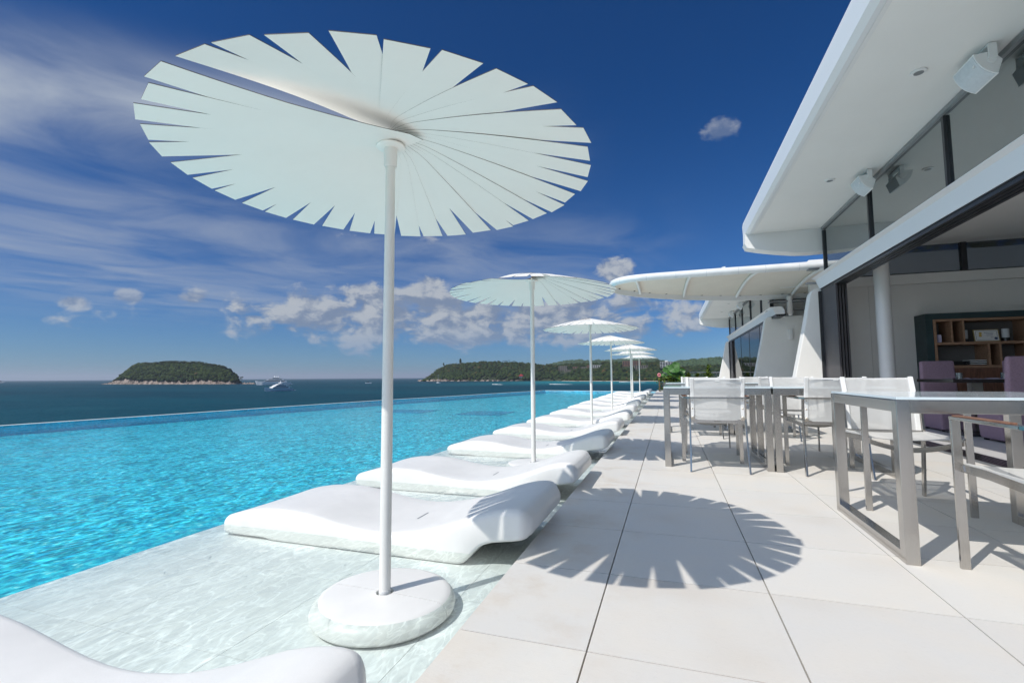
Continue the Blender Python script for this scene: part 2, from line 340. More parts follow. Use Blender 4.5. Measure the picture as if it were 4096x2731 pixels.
# ------------------------------------------------------------------ mesh helpers
class MB:
    def __init__(s): s.v = []; s.f = []; s.mi = []; s.cur = 0
    def add(s, vs, fs, mi=None):
        o = len(s.v); s.v += [tuple(p) for p in vs]; s.f += [tuple(i + o for i in f) for f in fs]
        s.mi += [s.cur if mi is None else mi] * len(fs); return s
    def box(s, x0, x1, y0, y1, z0, z1, mi=None):
        return s.add([(x0, y0, z0), (x1, y0, z0), (x1, y1, z0), (x0, y1, z0), (x0, y0, z1), (x1, y0, z1), (x1, y1, z1), (x0, y1, z1)],
                     [(0, 3, 2, 1), (4, 5, 6, 7), (0, 1, 5, 4), (1, 2, 6, 5), (2, 3, 7, 6), (3, 0, 4, 7)], mi)
    def prism(s, poly, axis, a, b, mi=None):
        """extrude a 2-D outline along an axis: 'x' outline is (y,z), 'y' is (x,z), 'z' is (x,y)"""
        mk = {'x': lambda p, q: (q, p[0], p[1]), 'y': lambda p, q: (p[0], q, p[1]), 'z': lambda p, q: (p[0], p[1], q)}[axis]
        n = len(poly); vs = [mk(p, a) for p in poly] + [mk(p, b) for p in poly]
        fs = [tuple(range(n))[::-1], tuple(range(n, 2 * n))] + [(i, (i + 1) % n, n + (i + 1) % n, n + i) for i in range(n)]
        return s.add(vs, fs, mi)
    def tube(s, pts, r, seg=10, cap=True, mi=None):
        pts = [Vector(p) for p in pts]; rs = r if isinstance(r, (list, tuple)) else [r] * len(pts)
        vs = []; fs = []; up = Vector((0, 0, 1))
        for i, p in enumerate(pts):
            d = (pts[min(i + 1, len(pts) - 1)] - pts[max(i - 1, 0)]).normalized()
            a = d.cross(up if abs(d.z) < .95 else Vector((0, 1, 0))).normalized(); b = d.cross(a)
            for k in range(seg):
                t = 2 * math.pi * k / seg; vs.append(p + (a * math.cos(t) + b * math.sin(t)) * rs[i])
        for i in range(len(pts) - 1):
            for k in range(seg):
                k2 = (k + 1) % seg; fs.append((i * seg + k, i * seg + k2, (i + 1) * seg + k2, (i + 1) * seg + k))
        if cap: fs += [tuple(range(seg))[::-1], tuple(range((len(pts) - 1) * seg, len(pts) * seg))]
        return s.add(vs, fs, mi)
    def bar(s, pts, w, h, wdir=(1, 0, 0), mi=None):
        """rectangular section swept along pts; w is along wdir"""
        pts = [Vector(p) for p in pts]; W = Vector(wdir).normalized(); vs = []; fs = []
        for i, p in enumerate(pts):
            d0 = (pts[i] - pts[i - 1]).normalized() if i else (pts[1] - pts[0]).normalized()
            d1 = (pts[i + 1] - pts[i]).normalized() if i < len(pts) - 1 else d0
            d = (d0 + d1).normalized(); k = 1 / max(.5, d.dot(d1))
            H = d.cross(W).normalized() * k
            for a, b in ((-1, -1), (1, -1), (1, 1), (-1, 1)): vs.append(p + W * a * w / 2 + H * b * h / 2)
        for i in range(len(pts) - 1):
            for k in range(4):
                k2 = (k + 1) % 4; fs.append((i * 4 + k, i * 4 + k2, i * 4 + 4 + k2, i * 4 + 4 + k))
        n = len(pts) * 4; fs += [(3, 2, 1, 0), (n - 4, n - 3, n - 2, n - 1)]
        return s.add(vs, fs, mi)
    def lathe(s, prof, seg=32, c=(0, 0), mi=None):
        vs = []; fs = []
        for r, z in prof:
            for k in range(seg):
                t = 2 * math.pi * k / seg; vs.append((c[0] + r * math.cos(t), c[1] + r * math.sin(t), z))
        for i in range(len(prof) - 1):
            for k in range(seg):
                k2 = (k + 1) % seg; fs.append((i * seg + k, i * seg + k2, i * seg + seg + k2, i * seg + seg + k))
        n = len(prof) * seg; fs += [tuple(range(seg))[::-1], tuple(range(n - seg, n))]
        return s.add(vs, fs, mi)
    def mesh(s, name, mats, smooth=False, bevel=0, bseg=2):
        me = bpy.data.meshes.new(name); me.from_pydata(s.v, [], s.f)
        for m in (mats if isinstance(mats, (list, tuple)) else [mats]): me.materials.append(m)
        me.polygons.foreach_set('material_index', s.mi)
        bm = bmesh.new(); bm.from_mesh(me)
        bmesh.ops.recalc_face_normals(bm, faces=bm.faces)
        if bevel:
            ed = [e for e in bm.edges if len(e.link_faces) == 2 and e.calc_face_angle(0) > .5]
            bmesh.ops.bevel(bm, geom=ed, offset=bevel, segments=bseg, profile=.5, affect='EDGES', clamp_overlap=True)
        bm.to_mesh(me); bm.free()
        if smooth:
            me.polygons.foreach_set('use_smooth', [True] * len(me.polygons))
            me.set_sharp_from_angle(angle=rad(40))
        return me
    def obj(s, name, mats, parent=None, **kw):
        return link(name, s.mesh(name, mats, **kw), parent)

def link(name, me, parent=None):
    o = bpy.data.objects.new(name, me); C.objects.link(o)
    if parent is not None: o.parent = parent
    return o
def thing(name, label, cat, loc=(0, 0, 0), rz=0, group=None):
    o = bpy.data.objects.new(name, None); C.objects.link(o); o.empty_display_size = .1
    o.location = loc; o.rotation_euler = (0, 0, rz); o['label'] = label; o['category'] = cat
    if group: o['group'] = group
    return o
def tag(o, label, cat, group=None):
    o['label'] = label; o['category'] = cat
    if group: o['group'] = group
    return o
def kind(o, k): o['kind'] = k; return o
def copy_tree(o, parent=None):
    c = o.copy(); C.objects.link(c); c.parent = parent
    for ch in list(o.children): copy_tree(ch, c)
    return c
def put(o, loc, rz=0, label=None, group=None):
    o.location = loc; o.rotation_euler = (0, 0, rz)
    if label: o['label'] = label
    if group: o['group'] = group
    return o
def grid_mesh(name, V, nx, ny, mats, smooth=True):
    """V: (ny*nx,3) array"""
    me = bpy.data.meshes.new(name)
    i = np.arange(nx * ny).reshape(ny, nx)
    F = np.stack([i[:-1, :-1], i[:-1, 1:], i[1:, 1:], i[1:, :-1]], -1).reshape(-1, 4)
    me.vertices.add(len(V)); me.vertices.foreach_set('co', V.astype(np.float32).ravel())
    me.loops.add(F.size); me.loops.foreach_set('vertex_index', F.astype(np.int32).ravel())
    me.polygons.add(len(F)); me.polygons.foreach_set('loop_start', (np.arange(len(F)) * 4).astype(np.int32))
    try: me.polygons.foreach_set('loop_total', np.full(len(F), 4, np.int32))
    except Exception: pass
    me.update(calc_edges=True)
    if smooth: me.polygons.foreach_set('use_smooth', [True] * len(F))
    me.materials.append(mats); return me
RECV = []
def recv(o): RECV.append(o); return o

# ------------------------------------------------------------------ sea, terrain
sea = kind(MB().add([(-40000, -9000, -15), (30000, -9000, -15), (30000, 60000, -15), (-40000, 60000, -15)], [(0, 1, 2, 3)]).obj('sea', M_sea), 'structure')

ico = bmesh.new(); bmesh.ops.create_icosphere(ico, subdivisions=2, radius=1)
ICO_V = np.array([v.co[:] for v in ico.verts]); ICO_F = np.array([[v.index for v in f.verts] for f in ico.faces]); ico.free()
ico = bmesh.new(); bmesh.ops.create_icosphere(ico, subdivisions=1, radius=1)
ICO1_V = np.array([v.co[:] for v in ico.verts]); ICO1_F = np.array([[v.index for v in f.verts] for f in ico.faces]); ico.free()

def scatter_mesh(name, pts, sizes, tints, tv, tf, matl, jitter=.3, flat=.85):
    """many leafy clumps as ONE mesh: template scaled, rotated and jittered per point"""
    n = len(pts); nv = len(tv)
    a = rng.uniform(0, 6.28, n); ca, sa = np.cos(a), np.sin(a)
    V = np.repeat(tv[None], n, 0) * (1 + rng.normal(0, jitter, (n, nv, 1)))
    X = V[..., 0] * ca[:, None] - V[..., 1] * sa[:, None]; Y = V[..., 0] * sa[:, None] + V[..., 1] * ca[:, None]
    V = np.stack([X, Y, V[..., 2] * flat], -1) * sizes[:, None, None] + pts[:, None, :]
    F = (tf[None] + (np.arange(n) * nv)[:, None, None]).reshape(-1, tf.shape[1])
    me = bpy.data.meshes.new(name); k = tf.shape[1]
    me.vertices.add(n * nv); me.vertices.foreach_set('co', V.astype(np.float32).ravel())
    me.loops.add(F.size); me.loops.foreach_set('vertex_index', F.astype(np.int32).ravel())
    me.polygons.add(len(F)); me.polygons.foreach_set('loop_start', (np.arange(len(F)) * k).astype(np.int32))
    try: me.polygons.foreach_set('loop_total', np.full(len(F), k, np.int32))
    except Exception: pass
    me.update(calc_edges=True)
    at = me.attributes.new('tint', 'FLOAT', 'POINT'); at.data.foreach_set('value', np.repeat(tints, nv).astype(np.float32))
    me.materials.append(matl); return me
# palm crown template: ten drooping fronds, each two quads
pv, pf = [], []
for k in range(10):
    t = 2 * math.pi * k / 10; c_, s_ = math.cos(t), math.sin(t); o = len(pv)
    for r, z, w in ((.05, .1, .1), (.6, .28, .16), (1.05, -.25, .05)):
        for sg in (-1, 1): pv.append((r * c_ - sg * w * s_, r * s_ + sg * w * c_, z))
    pf += [(o, o + 1, o + 3, o + 2), (o + 2, o + 3, o + 5, o + 4)]
PALM_V = np.array(pv); PALM_F = np.array(pf)

MAIN = [(-961,1757,-994,1817,-11),(-936,1759,-968,1819,6),(-898,1763,-960,1883,40),(-857,1767,-964,1987,59),(-827,1769,-930,1989,63),(-773,1775,-869,1995,67),(-698,1782,-784,2002,73),(-604,1792,-678,2012,70),(-553,1797,-620,2017,63),(-540,1799,-605,2019,57),(-517,1802,-579,2022,63),(-489,1805,-548,2025,54),(-397,1789,-444,2009,52),(-336,1761,-377,1981,55),(-290,1740,-326,1960,55),(-227,1711,-255,1931,58),(-158,1673,-177,1893,57),(-92,1630,-102,1850,51),(-36,1594,-39,1814,54),(-20,1585,-21,1805,46),(22,1563,27,1783,31),(64,1541,75,1761,33),(135,1508,156,1728,38),(215,1472,250,1692,43),(327,1422,380,1642,43),(700,1300,760,1520,46)]
A = np.array(MAIN, float); NS = 240
tt = np.linspace(0, len(A) - 1, NS); AA = np.stack([np.interp(tt, np.arange(len(A)), A[:, j]) for j in range(5)], 1)
HT = 7.0                                                          # height of the tree cover above the soil
def main_pt(s, q):                                                # s index along, q 0 shore .. 1 ridge
    b = AA[s]; f = q ** .75
    return np.stack([b[:, 0] + (b[:, 2] - b[:, 0]) * q, b[:, 1] + (b[:, 3] - b[:, 1]) * q, -14.2 + (b[:, 4] - HT + 14.2) * f], -1)
qs = np.array([-.02, .0, .05, .12, .2, .3, .4, .5, .6, .7, .8, .9, 1.0])
V = np.concatenate([main_pt(np.arange(NS), np.full(NS, max(q, 0))) + (np.array([0, -4, -1.5]) if q < 0 else 0) for q in qs] +
                   [main_pt(np.arange(NS), np.ones(NS)) + np.array([0, 260, -40])])
V[:, 2] += rng.normal(0, .6, len(V)) * (V[:, 2] > -10)
kind(link('headland_hills', grid_mesh('headland_hills', V, NS, len(qs) + 1, M_hillsoil)), 'structure')
# woods of the headland and bay
CLEAR = [(-413, 1915, 22), (-386, 1885, 18), (-361, 1915, 14), (-325, 1905, 16), (-300, 1900, 14), (-270, 1880, 23), (-132, 1835, 38), (-94, 1770, 28), (-6, 1715, 26), (-12, 1655, 11), (-560, 1808, 10)]
def keep(p):                                                      # clearings in front of the hillside buildings
    ok = np.ones(len(p), bool)
    for x, y, w in CLEAR: ok &= ~((np.abs(p[:, 0] - x * p[:, 1] / y) < w) & (p[:, 1] < y + 14) & (p[:, 1] > y - 52))
    return ok
def wood(n, pt, qlo, qhi, smin, smax, slo=0, shi=NS):
    s = rng.integers(slo, shi, n); q = rng.uniform(qlo, qhi, n) ; p = pt(s, q); p[:, :2] += rng.normal(0, 3, (n, 2))
    return p, rng.uniform(smin, smax, n)
p, z = wood(6200, main_pt, .02, 1.0, 3.0, 8.6); p[:, 2] += z * .55; ok = keep(p); p, z = p[ok], z[ok]
kind(link('headland_woods', scatter_mesh('headland_woods', p, z, rng.beta(1.3, 1.8, len(p)), ICO_V * np.array([1, 1, .95]), ICO_F, M_forest, .16)), 'stuff')
p, z = wood(1500, main_pt, .35, 1.0, 3.8, 5.8); p[:, 2] += rng.uniform(7, 13, len(p)); ok = keep(p); p, z = p[ok], z[ok]
kind(link('palm_grove', scatter_mesh('palm_grove', p, z, rng.beta(1.5, 1.5, len(p)), PALM_V, PALM_F, M_palm, .12, 1.0)), 'stuff')
# beach of the bay
bs = [(-505, 1868), (-400, 1780), (-314, 1655), (-138, 1597), (-26, 1527), (120, 1470), (330, 1400), (700, 1285)]
BV = np.array([(x, y - 1, -14.9) for x, y in bs] + [(x + 4, y + 26, -13.6) for x, y in bs] + [(x + 14, y + 120, -13.4) for x, y in bs], float)
kind(link('beach', grid_mesh('beach', BV, len(bs), 3, M_sand)), 'structure')
# trees right behind the sand
p = []; 
for i in range(len(bs) - 1):
    n = 95
    for k in range(n):
        u = random.random(); p.append((bs[i][0] + (bs[i + 1][0] - bs[i][0]) * u + 8, bs[i][1] + (bs[i + 1][1] - bs[i][1]) * u + random.uniform(30, 75), random.uniform(-10.5, -6)))
p = np.array(p); z = rng.uniform(4, 8, len(p))
kind(link('beach_trees', scatter_mesh('beach_trees', p, z, rng.beta(1.6, 1.4, len(p)), ICO_V, ICO_F, M_forest, .16)), 'stuff')

H1 = [(-1320,60),(-1142,105),(-1059,113),(-919,142),(-751,157),(-671,145),(-618,151),(-489,146),(-361,157),(-206,163),(-83,148),(5,123),(91,101),(240,70)]
H2 = [(-190,40),(-115,57),(-52,75),(26,90),(72,104),(138,107),(308,120),(474,126),(742,114),(1100,120),(1500,100)]
for nm, prof, Y in (('far_hills', H1, 4200), ('mid_hills', H2, 3200)):
    P = np.array(prof, float); n = 160; xs = np.linspace(P[0, 0], P[-1, 0], n); zs = np.interp(xs, P[:, 0], P[:, 1])
    rows = []
    for q in np.linspace(0, 1, 14):
        rows.append(np.stack([xs * (1 - .12 * (1 - q)), np.full(n, Y - 520 * (1 - q)), -15 + (zs - 6 + 15) * q ** .8 + 9 * np.sin(xs * .021 + q * 7) * (1 - q) * q * 2], -1))
    rows.append(np.stack([xs, np.full(n, Y + 400.), np.full(n, -15.)], -1))
    kind(link(nm, grid_mesh(nm, np.concatenate(rows), n, 15, M_hill)), 'structure')
    N = 3600; q = rng.uniform(.25, 1, N); x = rng.uniform(P[0, 0], P[-1, 0], N); zz = np.interp(x, P[:, 0], P[:, 1])
    pts = np.stack([x * (1 - .12 * (1 - q)), Y - 520 * (1 - q), -15 + (zz - 6 + 15) * q ** .8 + 9 * np.sin(x * .021 + q * 7) * (1 - q) * q * 2 + 2], -1)
    kind(link(nm + '_woods', scatter_mesh(nm + '_woods', pts, rng.uniform(7, 14, N), rng.beta(1.3, 1.6, N), ICO1_V, ICO1_F, M_hill, .15, .7)), 'stuff')

# island: rocky skirt and wooded dome
ISL = np.array([(-1872,-15),(-1854,-13),(-1822,-6),(-1801,3),(-1766,20),(-1736,36),(-1707,52),(-1686,56),(-1638,53),(-1580,56),(-1543,58),(-1478,54),(-1431,54),(-1381,47),(-1331,40),(-1298,32),(-1282,20),(-1267,11),(-1252,-8),(-1230,-12),(-1195,-14),(-1185,-16)], float)
RK = np.array([(-1872,-14.4),(-1847,-12),(-1794,-1),(-1728,2),(-1675,-5),(-1570,-6.5),(-1489,-10),(-1392,-5),(-1335,-10),(-1262,-11),(-1195,-12),(-1185,-16)], float)
n = 240; xs = np.linspace(-1872, -1185, n); topz = np.interp(xs, ISL[:, 0], ISL[:, 1]); rkz = np.interp(xs, RK[:, 0], RK[:, 1])
vd = np.array([.80, -.60]); rows = []                             # towards the terrace
wid = np.clip((topz + 16) / 60, .12, 1) * 85
def isl_row(off, zz, jit=0):
    return np.stack([xs + vd[0] * off, 1120 + vd[1] * off, zz + rng.normal(0, 1, n) * jit], -1)
soil = np.maximum(np.minimum(topz - 8, topz), rkz - 1)
rows = [isl_row(wid + 6, np.full(n, -17.)), isl_row(wid + 2, -14.5 + (rkz + 15) * .25, 1.2), isl_row(wid, -15 + (rkz + 15) * .6, 1.6), isl_row(wid - 5, rkz, 1.4), isl_row(wid * .75, rkz + (soil - rkz) * .45, .8),
        isl_row(wid * .4, rkz + (soil - rkz) * .85, .8), isl_row(wid * 0, soil, .8), isl_row(-wid, np.full(n, -15.))]
isl = kind(link('island', grid_mesh('island', np.concatenate(rows), n, len(rows), M_rock, False)), 'structure')
N = 3000; k = rng.integers(6, n - 16, N); q = rng.uniform(0, 1, N) ** .8
pz = rkz[k] + (soil[k] - rkz[k]) * (1 - (1 - q) ** 1.6) + 1; off = wid[k] * (1 - q) * 1.0 - 4
pts = np.stack([xs[k] + vd[0] * off + rng.normal(0, 2, N), 1120 + vd[1] * off + rng.normal(0, 2, N), pz], -1)
sz = rng.uniform(3.5, 7.5, N) * np.clip((topz[k] - rkz[k] + 6) / 30, .35, 1); pts[:, 2] += sz * .45
ok = (topz[k] - rkz[k] > 3); pts, sz = pts[ok], sz[ok]
kind(link('island_woods', scatter_mesh('island_woods', pts, sz, rng.beta(1.2, 2.2, len(pts)), ICO_V, ICO_F, M_forest, .16)), 'stuff')
N = 170; k = rng.integers(70, n - 45, N); pts = np.stack([xs[k], np.full(N, 1122.), soil[k] + rng.uniform(7, 11, N)], -1); pts[:, :2] += vd * rng.uniform(0, 30, (N, 1))
kind(link('island_palms', scatter_mesh('island_palms', pts, rng.uniform(3.4, 4.6, N), rng.beta(1.2, 2, N), PALM_V, PALM_F, M_palm, .12, 1)), 'stuff')
def boulder(name, r, label, loc, group):
    v = ICO_V * (1 + rng.normal(0, .13, (len(ICO_V), 1))) * np.array([1.35, 1, .62]) * r
    me = bpy.data.meshes.new(name); me.from_pydata(v.tolist(), [], ICO_F.tolist()); me.materials.append(M_rock)
    o = link(name, me); tag(o, label, 'boulder', group); o.location = loc; o.rotation_euler = (0, 0, random.uniform(0, 6)); return o
for x, y, r in ((-1004, 1830, 11), (-985, 1800, 9), (-937, 1776, 12), (-915, 1768, 13), (-892, 1762, 15), (-905, 1775, 14), (-878, 1765, 13), (-862, 1765, 12), (-848, 1768, 9), (-829, 1774, 7), (-800, 1775, 8), (-779, 1776, 8), (-765, 1778, 6), (-728, 1780, 7), (-700, 1783, 9), (-680, 1786, 7), (-655, 1789, 9), (-636, 1790, 8), (-612, 1792, 6), (-583, 1796, 5), (-560, 1798, 6)):
    boulder('boulder', r, 'pale weathered boulder on the waterline at the foot of the wooded headland', (x - 8, y - 14, -14), 'boulders along the headland shore')
for x, r in ((-1236, 4.5), (-1226, 5), (-1216, 4), (-1207, 4), (-1198, 3), (-1182, 3)):
    boulder('boulder', r, 'small low rock trailing off the right tip of the wooded island', (x, 1120, -14.6), 'rocks off the tip of the island')
# trees that stand out of the mass
def lone_tree(name, label, loc, h, levels, matl):
    t = thing(name, label, 'tree', loc)
    MB().tube([(0, 0, 0), (h * .01, 0, h * .5), (0, 0, h)], [h * .022, h * .015, h * .004], 7).obj('trunk', M_bark, t)
    pts = []; sz = []
    for z, r, k in levels:
        for i in range(k):
            a = random.uniform(0, 6.28); q = random.uniform(.3, 1) * r; pts.append((q * math.cos(a), q * math.sin(a), z * h + random.uniform(-.03, .03) * h)); sz.append(random.uniform(.05, .085) * h)
    link('crown', scatter_mesh('crown', np.array(pts), np.array(sz), rng.beta(1.2, 2, len(pts)), ICO1_V, ICO1_F, matl, .3), t); return t
lone_tree('pine_tree', 'tall dark pine standing high above the other trees on the headland', (-925, 2030, 55), 34, [(.45, 5, 14), (.55, 4.5, 14), (.65, 5, 14), (.75, 4, 12), (.85, 3, 10), (.95, 1.6, 8)], M_forest)
lone_tree('pine_tree', 'shorter dark pine on the left shoulder of the headland', (-965, 1935, 46), 21, [(.5, 4, 12), (.65, 4, 12), (.8, 3, 12), (.95, 1.5, 8)], M_forest)
lone_tree('shore_tree', 'lone flat topped tree leaning out at the right tip of the island', (-1243, 1120, -12), 19, [(.72, 5, 12), (.95, 6, 16)], M_forest)

# buildings on the far hillside
def hotel(name, label, loc, w, d, floors, fh, bays, wm, roofm=None, rz=0):
    t = thing(name, label, 'building', loc, rz)
    MB().box(-w / 2 + .4, w / 2 - .4, 1.5, d, 0, floors * fh).obj('wall', wm, t)
    for i in range(floors + 1):
        MB().box(-w / 2, w / 2, -.6, d, i * fh - .35, i * fh + .35).obj('floor_slab', wm if not (roofm and i == floors) else roofm, t)
    bw = w / bays
    for k in range(bays + 1):
        MB().box(-w / 2 + k * bw - .35 + (.35 if k == 0 else -.35 if k == bays else 0), -w / 2 + k * bw + .35 + (.35 if k == 0 else -.35 if k == bays else 0), -.3, 1.5, .35, floors * fh - .35).obj('pillar', wm, t)
    me = None
    for i in range(floors):
        for k in range(bays):
            x0 = -w / 2 + k * bw + .9; 
            MB().box(x0, x0 + bw - 1.8, 1.38, 1.48, i * fh + .6, (i + 1) * fh - .6).obj('window', M_hullb, t)
    return t
hotel('hotel_block', 'grey terraced hotel block in the trees, left one of the pair', (-413, 1915, 24), 34, 14, 5, 4.2, 4, M_conc)
hotel('hotel_block', 'grey terraced hotel block stepping down towards the beach', (-386, 1885, 12), 26, 12, 4, 4.2, 3, M_conc)
hotel('hotel_block', 'square brownish block beside the grey terraced hotel', (-361, 1915, 25), 20, 12, 4, 4, 2, M_orange)
hotel('hotel_block', 'low green roofed block between the two groups of hotels', (-325, 1905, 22), 24, 12, 4, 4.4, 3, M_conc)
hotel('hotel_block', 'brown stepped block left of the small white villas', (-300, 1900, 28), 22, 12, 4, 4.5, 3, M_orange)
hotel('white_villa', 'cluster of small white villas in the trees over the beach', (-270, 1880, 32), 38, 12, 3, 4.6, 5, M_bwhite)
hotel('hotel_block', 'long ochre hotel along the top of the wooded ridge', (-132, 1835, 40), 66, 16, 4, 4.8, 8, M_orange)
hotel('hotel_block', 'low pale wing in the trees under the ochre hotel', (-94, 1770, 27), 48, 12, 3, 4.3, 6, M_conc)
hw = hotel('hotel_block', 'bright white hotel with flat roofs at the right end of the ridge', (-6, 1715, 30), 44, 16, 4, 5, 5, M_bwhite)
MB().box(-6, 4, 2, 10, 20.4, 25).obj('stair_tower', M_bwhite, hw)
hotel('white_villa', 'tiny white house below the bright white hotel', (-12, 1655, 13), 14, 9, 2, 4, 2, M_bwhite)
rv = thing('red_roof_house', 'small white house with a bright red roof among the headland trees', 'house', (-560, 1808, -2))
MB().box(-7, 7, 0, 8, 0, 8).obj('wall', M_bwhite, rv)
MB().prism([(-9, 8), (0, 15), (9, 8)], 'y', -1.5, 9.5).obj('roof', M_redroof, rv)
MB().box(-9, 9, -5, 0, 7, 7.8).obj('porch_roof', M_redroof, rv)
for x in (-4.2, 0, 4.2): MB().box(x - 1, x + 1, -.2, -.05, 2, 6).obj('window', M_hullb, rv)

# boats
def yacht(name, label, loc, rz, L, flybridge=True):
    t = thing(name, label, 'yacht', loc, rz)                      # bow along +X
    st = [(-.5, .095, .0, .075), (-.42, .10, .0, .08), (-.1, .105, 0, .085), (.15, .098, 0, .095), (.32, .07, .005, .108), (.44, .03, .01, .122), (.5, .004, .02, .13)]
    V = []; F = []
    for x, w, zb, zt in st:
        V += [(x * L - (.05 * L if x > .4 else 0), -w * .72 * L, -.01 * L), (x * L, -w * L, zt * L), (x * L, w * L, zt * L), (x * L - (.05 * L if x > .4 else 0), w * .72 * L, -.01 * L)]
    for i in range(len(st) - 1):
        for k in range(3): F.append((i * 4 + k, i * 4 + k + 1, i * 4 + 5 + k, i * 4 + 4 + k))
    F += [(0, 1, 2, 3)]
    MB().add(V, F).obj('hull', M_hull, t)
    z = .085; lv = [(-.38, .30, .085, .048), (-.30, .20, .075, .045), (-.22, .10, .06, .03)]
    for i, (a, b, w, h) in enumerate(lv):
        MB().prism([(a * L, z * L), ((b + .0) * L, z * L), ((b - .09) * L, (z + h) * L), ((a + .01) * L, (z + h) * L)], 'y', -w * L, w * L).obj('deckhouse', M_hull, t)
        MB().prism([((a + .05) * L, (z + h * .35) * L), ((b - .05) * L, (z + h * .35) * L), ((b - .085) * L, (z + h * .8) * L), ((a + .07) * L, (z + h * .8) * L)], 'y', -w * L - .06, w * L + .06).obj('window_band', M_hullb, t)
        MB().box((a - .07) * L, (b - .075) * L, -w * L - .5, w * L + .5, (z + h) * L, (z + h) * L + .25).obj('deck_roof', M_hull, t)
        z += h + .006
    for x in (-.14, -.04):
        MB().lathe([(.003 * L, z * L), (.016 * L, (z + .01) * L), (.02 * L, (z + .024) * L), (.012 * L, (z + .04) * L), (.001 * L, (z + .045) * L)], 12, (x * L, 0)).obj('radar_dome', M_hull, t, smooth=True)
    MB().prism([(-.1 * L, z * L), (-.07 * L, z * L), (-.085 * L, (z + .09) * L), (-.095 * L, (z + .09) * L)], 'y', -.012 * L, .012 * L).obj('mast', M_hull, t)
    MB().box(-.56 * L, -.495 * L, -.085 * L, .085 * L, .012 * L, .02 * L).obj('swim_platform', M_hull, t)
    for x in (-.05, .03, .15): MB().box(x * L, (x + .018) * L, -.106 * L, -.1 * L, .04 * L, .054 * L).obj('porthole', M_hullb, t)
    return t
yacht('motor_yacht', 'white motor yacht with blue shaded hull, nearer of the two', (-474, 482, -15), math.atan2(-.93, -.12), 40)
yacht('motor_yacht', 'larger white superyacht half hidden behind the nearer yacht', (-960, 960, -15), math.atan2(-.76, -.66), 82)
td = thing('dinghy', 'small white tender tied behind the nearer yacht', 'boat', (-468.5, 502, -15), rad(60))
MB().prism([(-3.2, .1), (3, .1), (3.8, .9), (-3.2, .8)], 'y', -1.1, 1.1).obj('hull', M_hull, td); MB().box(-1, .6, -.6, .6, .8, 1.5).obj('console', M_hullb, td)
sb = thing('sailboat', 'white sailboat with bare mast anchored off the headland', 'boat', (-629, 1227, -15), rad(20))
MB().add([(-6, -1.6, 0), (-6, -1.9, 1.6), (-6, 1.9, 1.6), (-6, 1.6, 0), (0, -1.8, 0), (0, -2.1, 1.7), (0, 2.1, 1.7), (0, 1.8, 0), (6, -.1, .2), (7, 0, 2), (7, 0.05, 2), (6, .1, .2)],
         [(0, 1, 2, 3)] + [(i * 4 + k, i * 4 + k + 1, i * 4 + 5 + k, i * 4 + 4 + k) for i in (0, 1) for k in range(3)]).obj('hull', M_hull, sb)
MB().tube([(0, 0, 1.6), (0, 0, 25)], .16, 6).obj('mast', M_hull, sb); MB().tube([(0, 0, 3.2), (-5.5, 0, 3.4)], .22, 6).obj('boom', M_hull, sb); MB().box(-2.5, 2, -1.1, 1.1, 1.6, 2.7).obj('cabin', M_hull, sb)
def speedboat(label, loc, rz, wake=22, s=1.):
    t = thing('speedboat', label, 'boat', loc, rz)
    MB().prism([(-3.4 * s, -.1), (3 * s, -.1), (4.4 * s, 1.1 * s), (-3.4 * s, .9 * s)], 'y', -1.2 * s, 1.2 * s).obj('hull', M_hull, t)
    MB().prism([(-1 * s, .9 * s), (1 * s, .9 * s), (.4 * s, 1.9 * s), (-.8 * s, 1.9 * s)], 'y', -.9 * s, .9 * s).obj('windscreen', M_hullb, t)
    MB().box(-.9 * s, -.2 * s, -.3 * s, .3 * s, .9 * s, 2.6 * s).obj('helmsman_seat', M_dark, t)
    if wake:
        V = []; F = []; n = 14
        for i in range(n):
            q = i / (n - 1); w = 1.0 + 2.0 * q; x = -3.4 * s - q * wake
            V += [(x, -w, .02), (x, -w * .4, .75 * (1 - q) + .05 + random.uniform(0, .25)), (x, w * .4, .75 * (1 - q) + .05 + random.uniform(0, .25)), (x, w, .02)]
        for i in range(n - 1):
            for k in range(3): F.append((i * 4 + k, i * 4 + k + 1, i * 4 + 5 + k, i * 4 + 4 + k))
        MB().add(V, F).obj('wake', M_foam, t)
    return t
speedboat('speedboat with a short white wake in front of the headland', (-364, 974, -15), rad(160), 24)
speedboat('speedboat trailing a long white wake left of the beach', (-237, 982, -15), rad(172), 44)
speedboat('left of two small boats with wakes close to the beach', (-126, 1328, -15), rad(175), 30)
speedboat('right of two small boats with wakes close to the beach', (-92, 1262, -15), rad(170), 34)
speedboat('low white boat alone on the open sea right of the yachts', (-848, 1205, -15), rad(45), 0, 2.4)
speedboat('distant white boat cut off by the left edge on the horizon', (-4150, 1900, -15), rad(40), 0, 5)
for x, y in ((-430, 1790), (-385, 1735), (-300, 1620), (-205, 1590), (-120, 1560)):
    o = MB().prism([(-5, .3), (5, .3), (8, 2.6), (4, 1.2), (-4, 1.2), (-6.5, 2)], 'y', -.9, .9).obj('longtail_boat', M_wood2); o.location = (x, y, -15); o.rotation_euler = (0, 0, random.uniform(-.3, .3))
    tag(o, 'dark longtail boat moored in the shallows off the beach', 'boat', 'longtail boats off the beach')

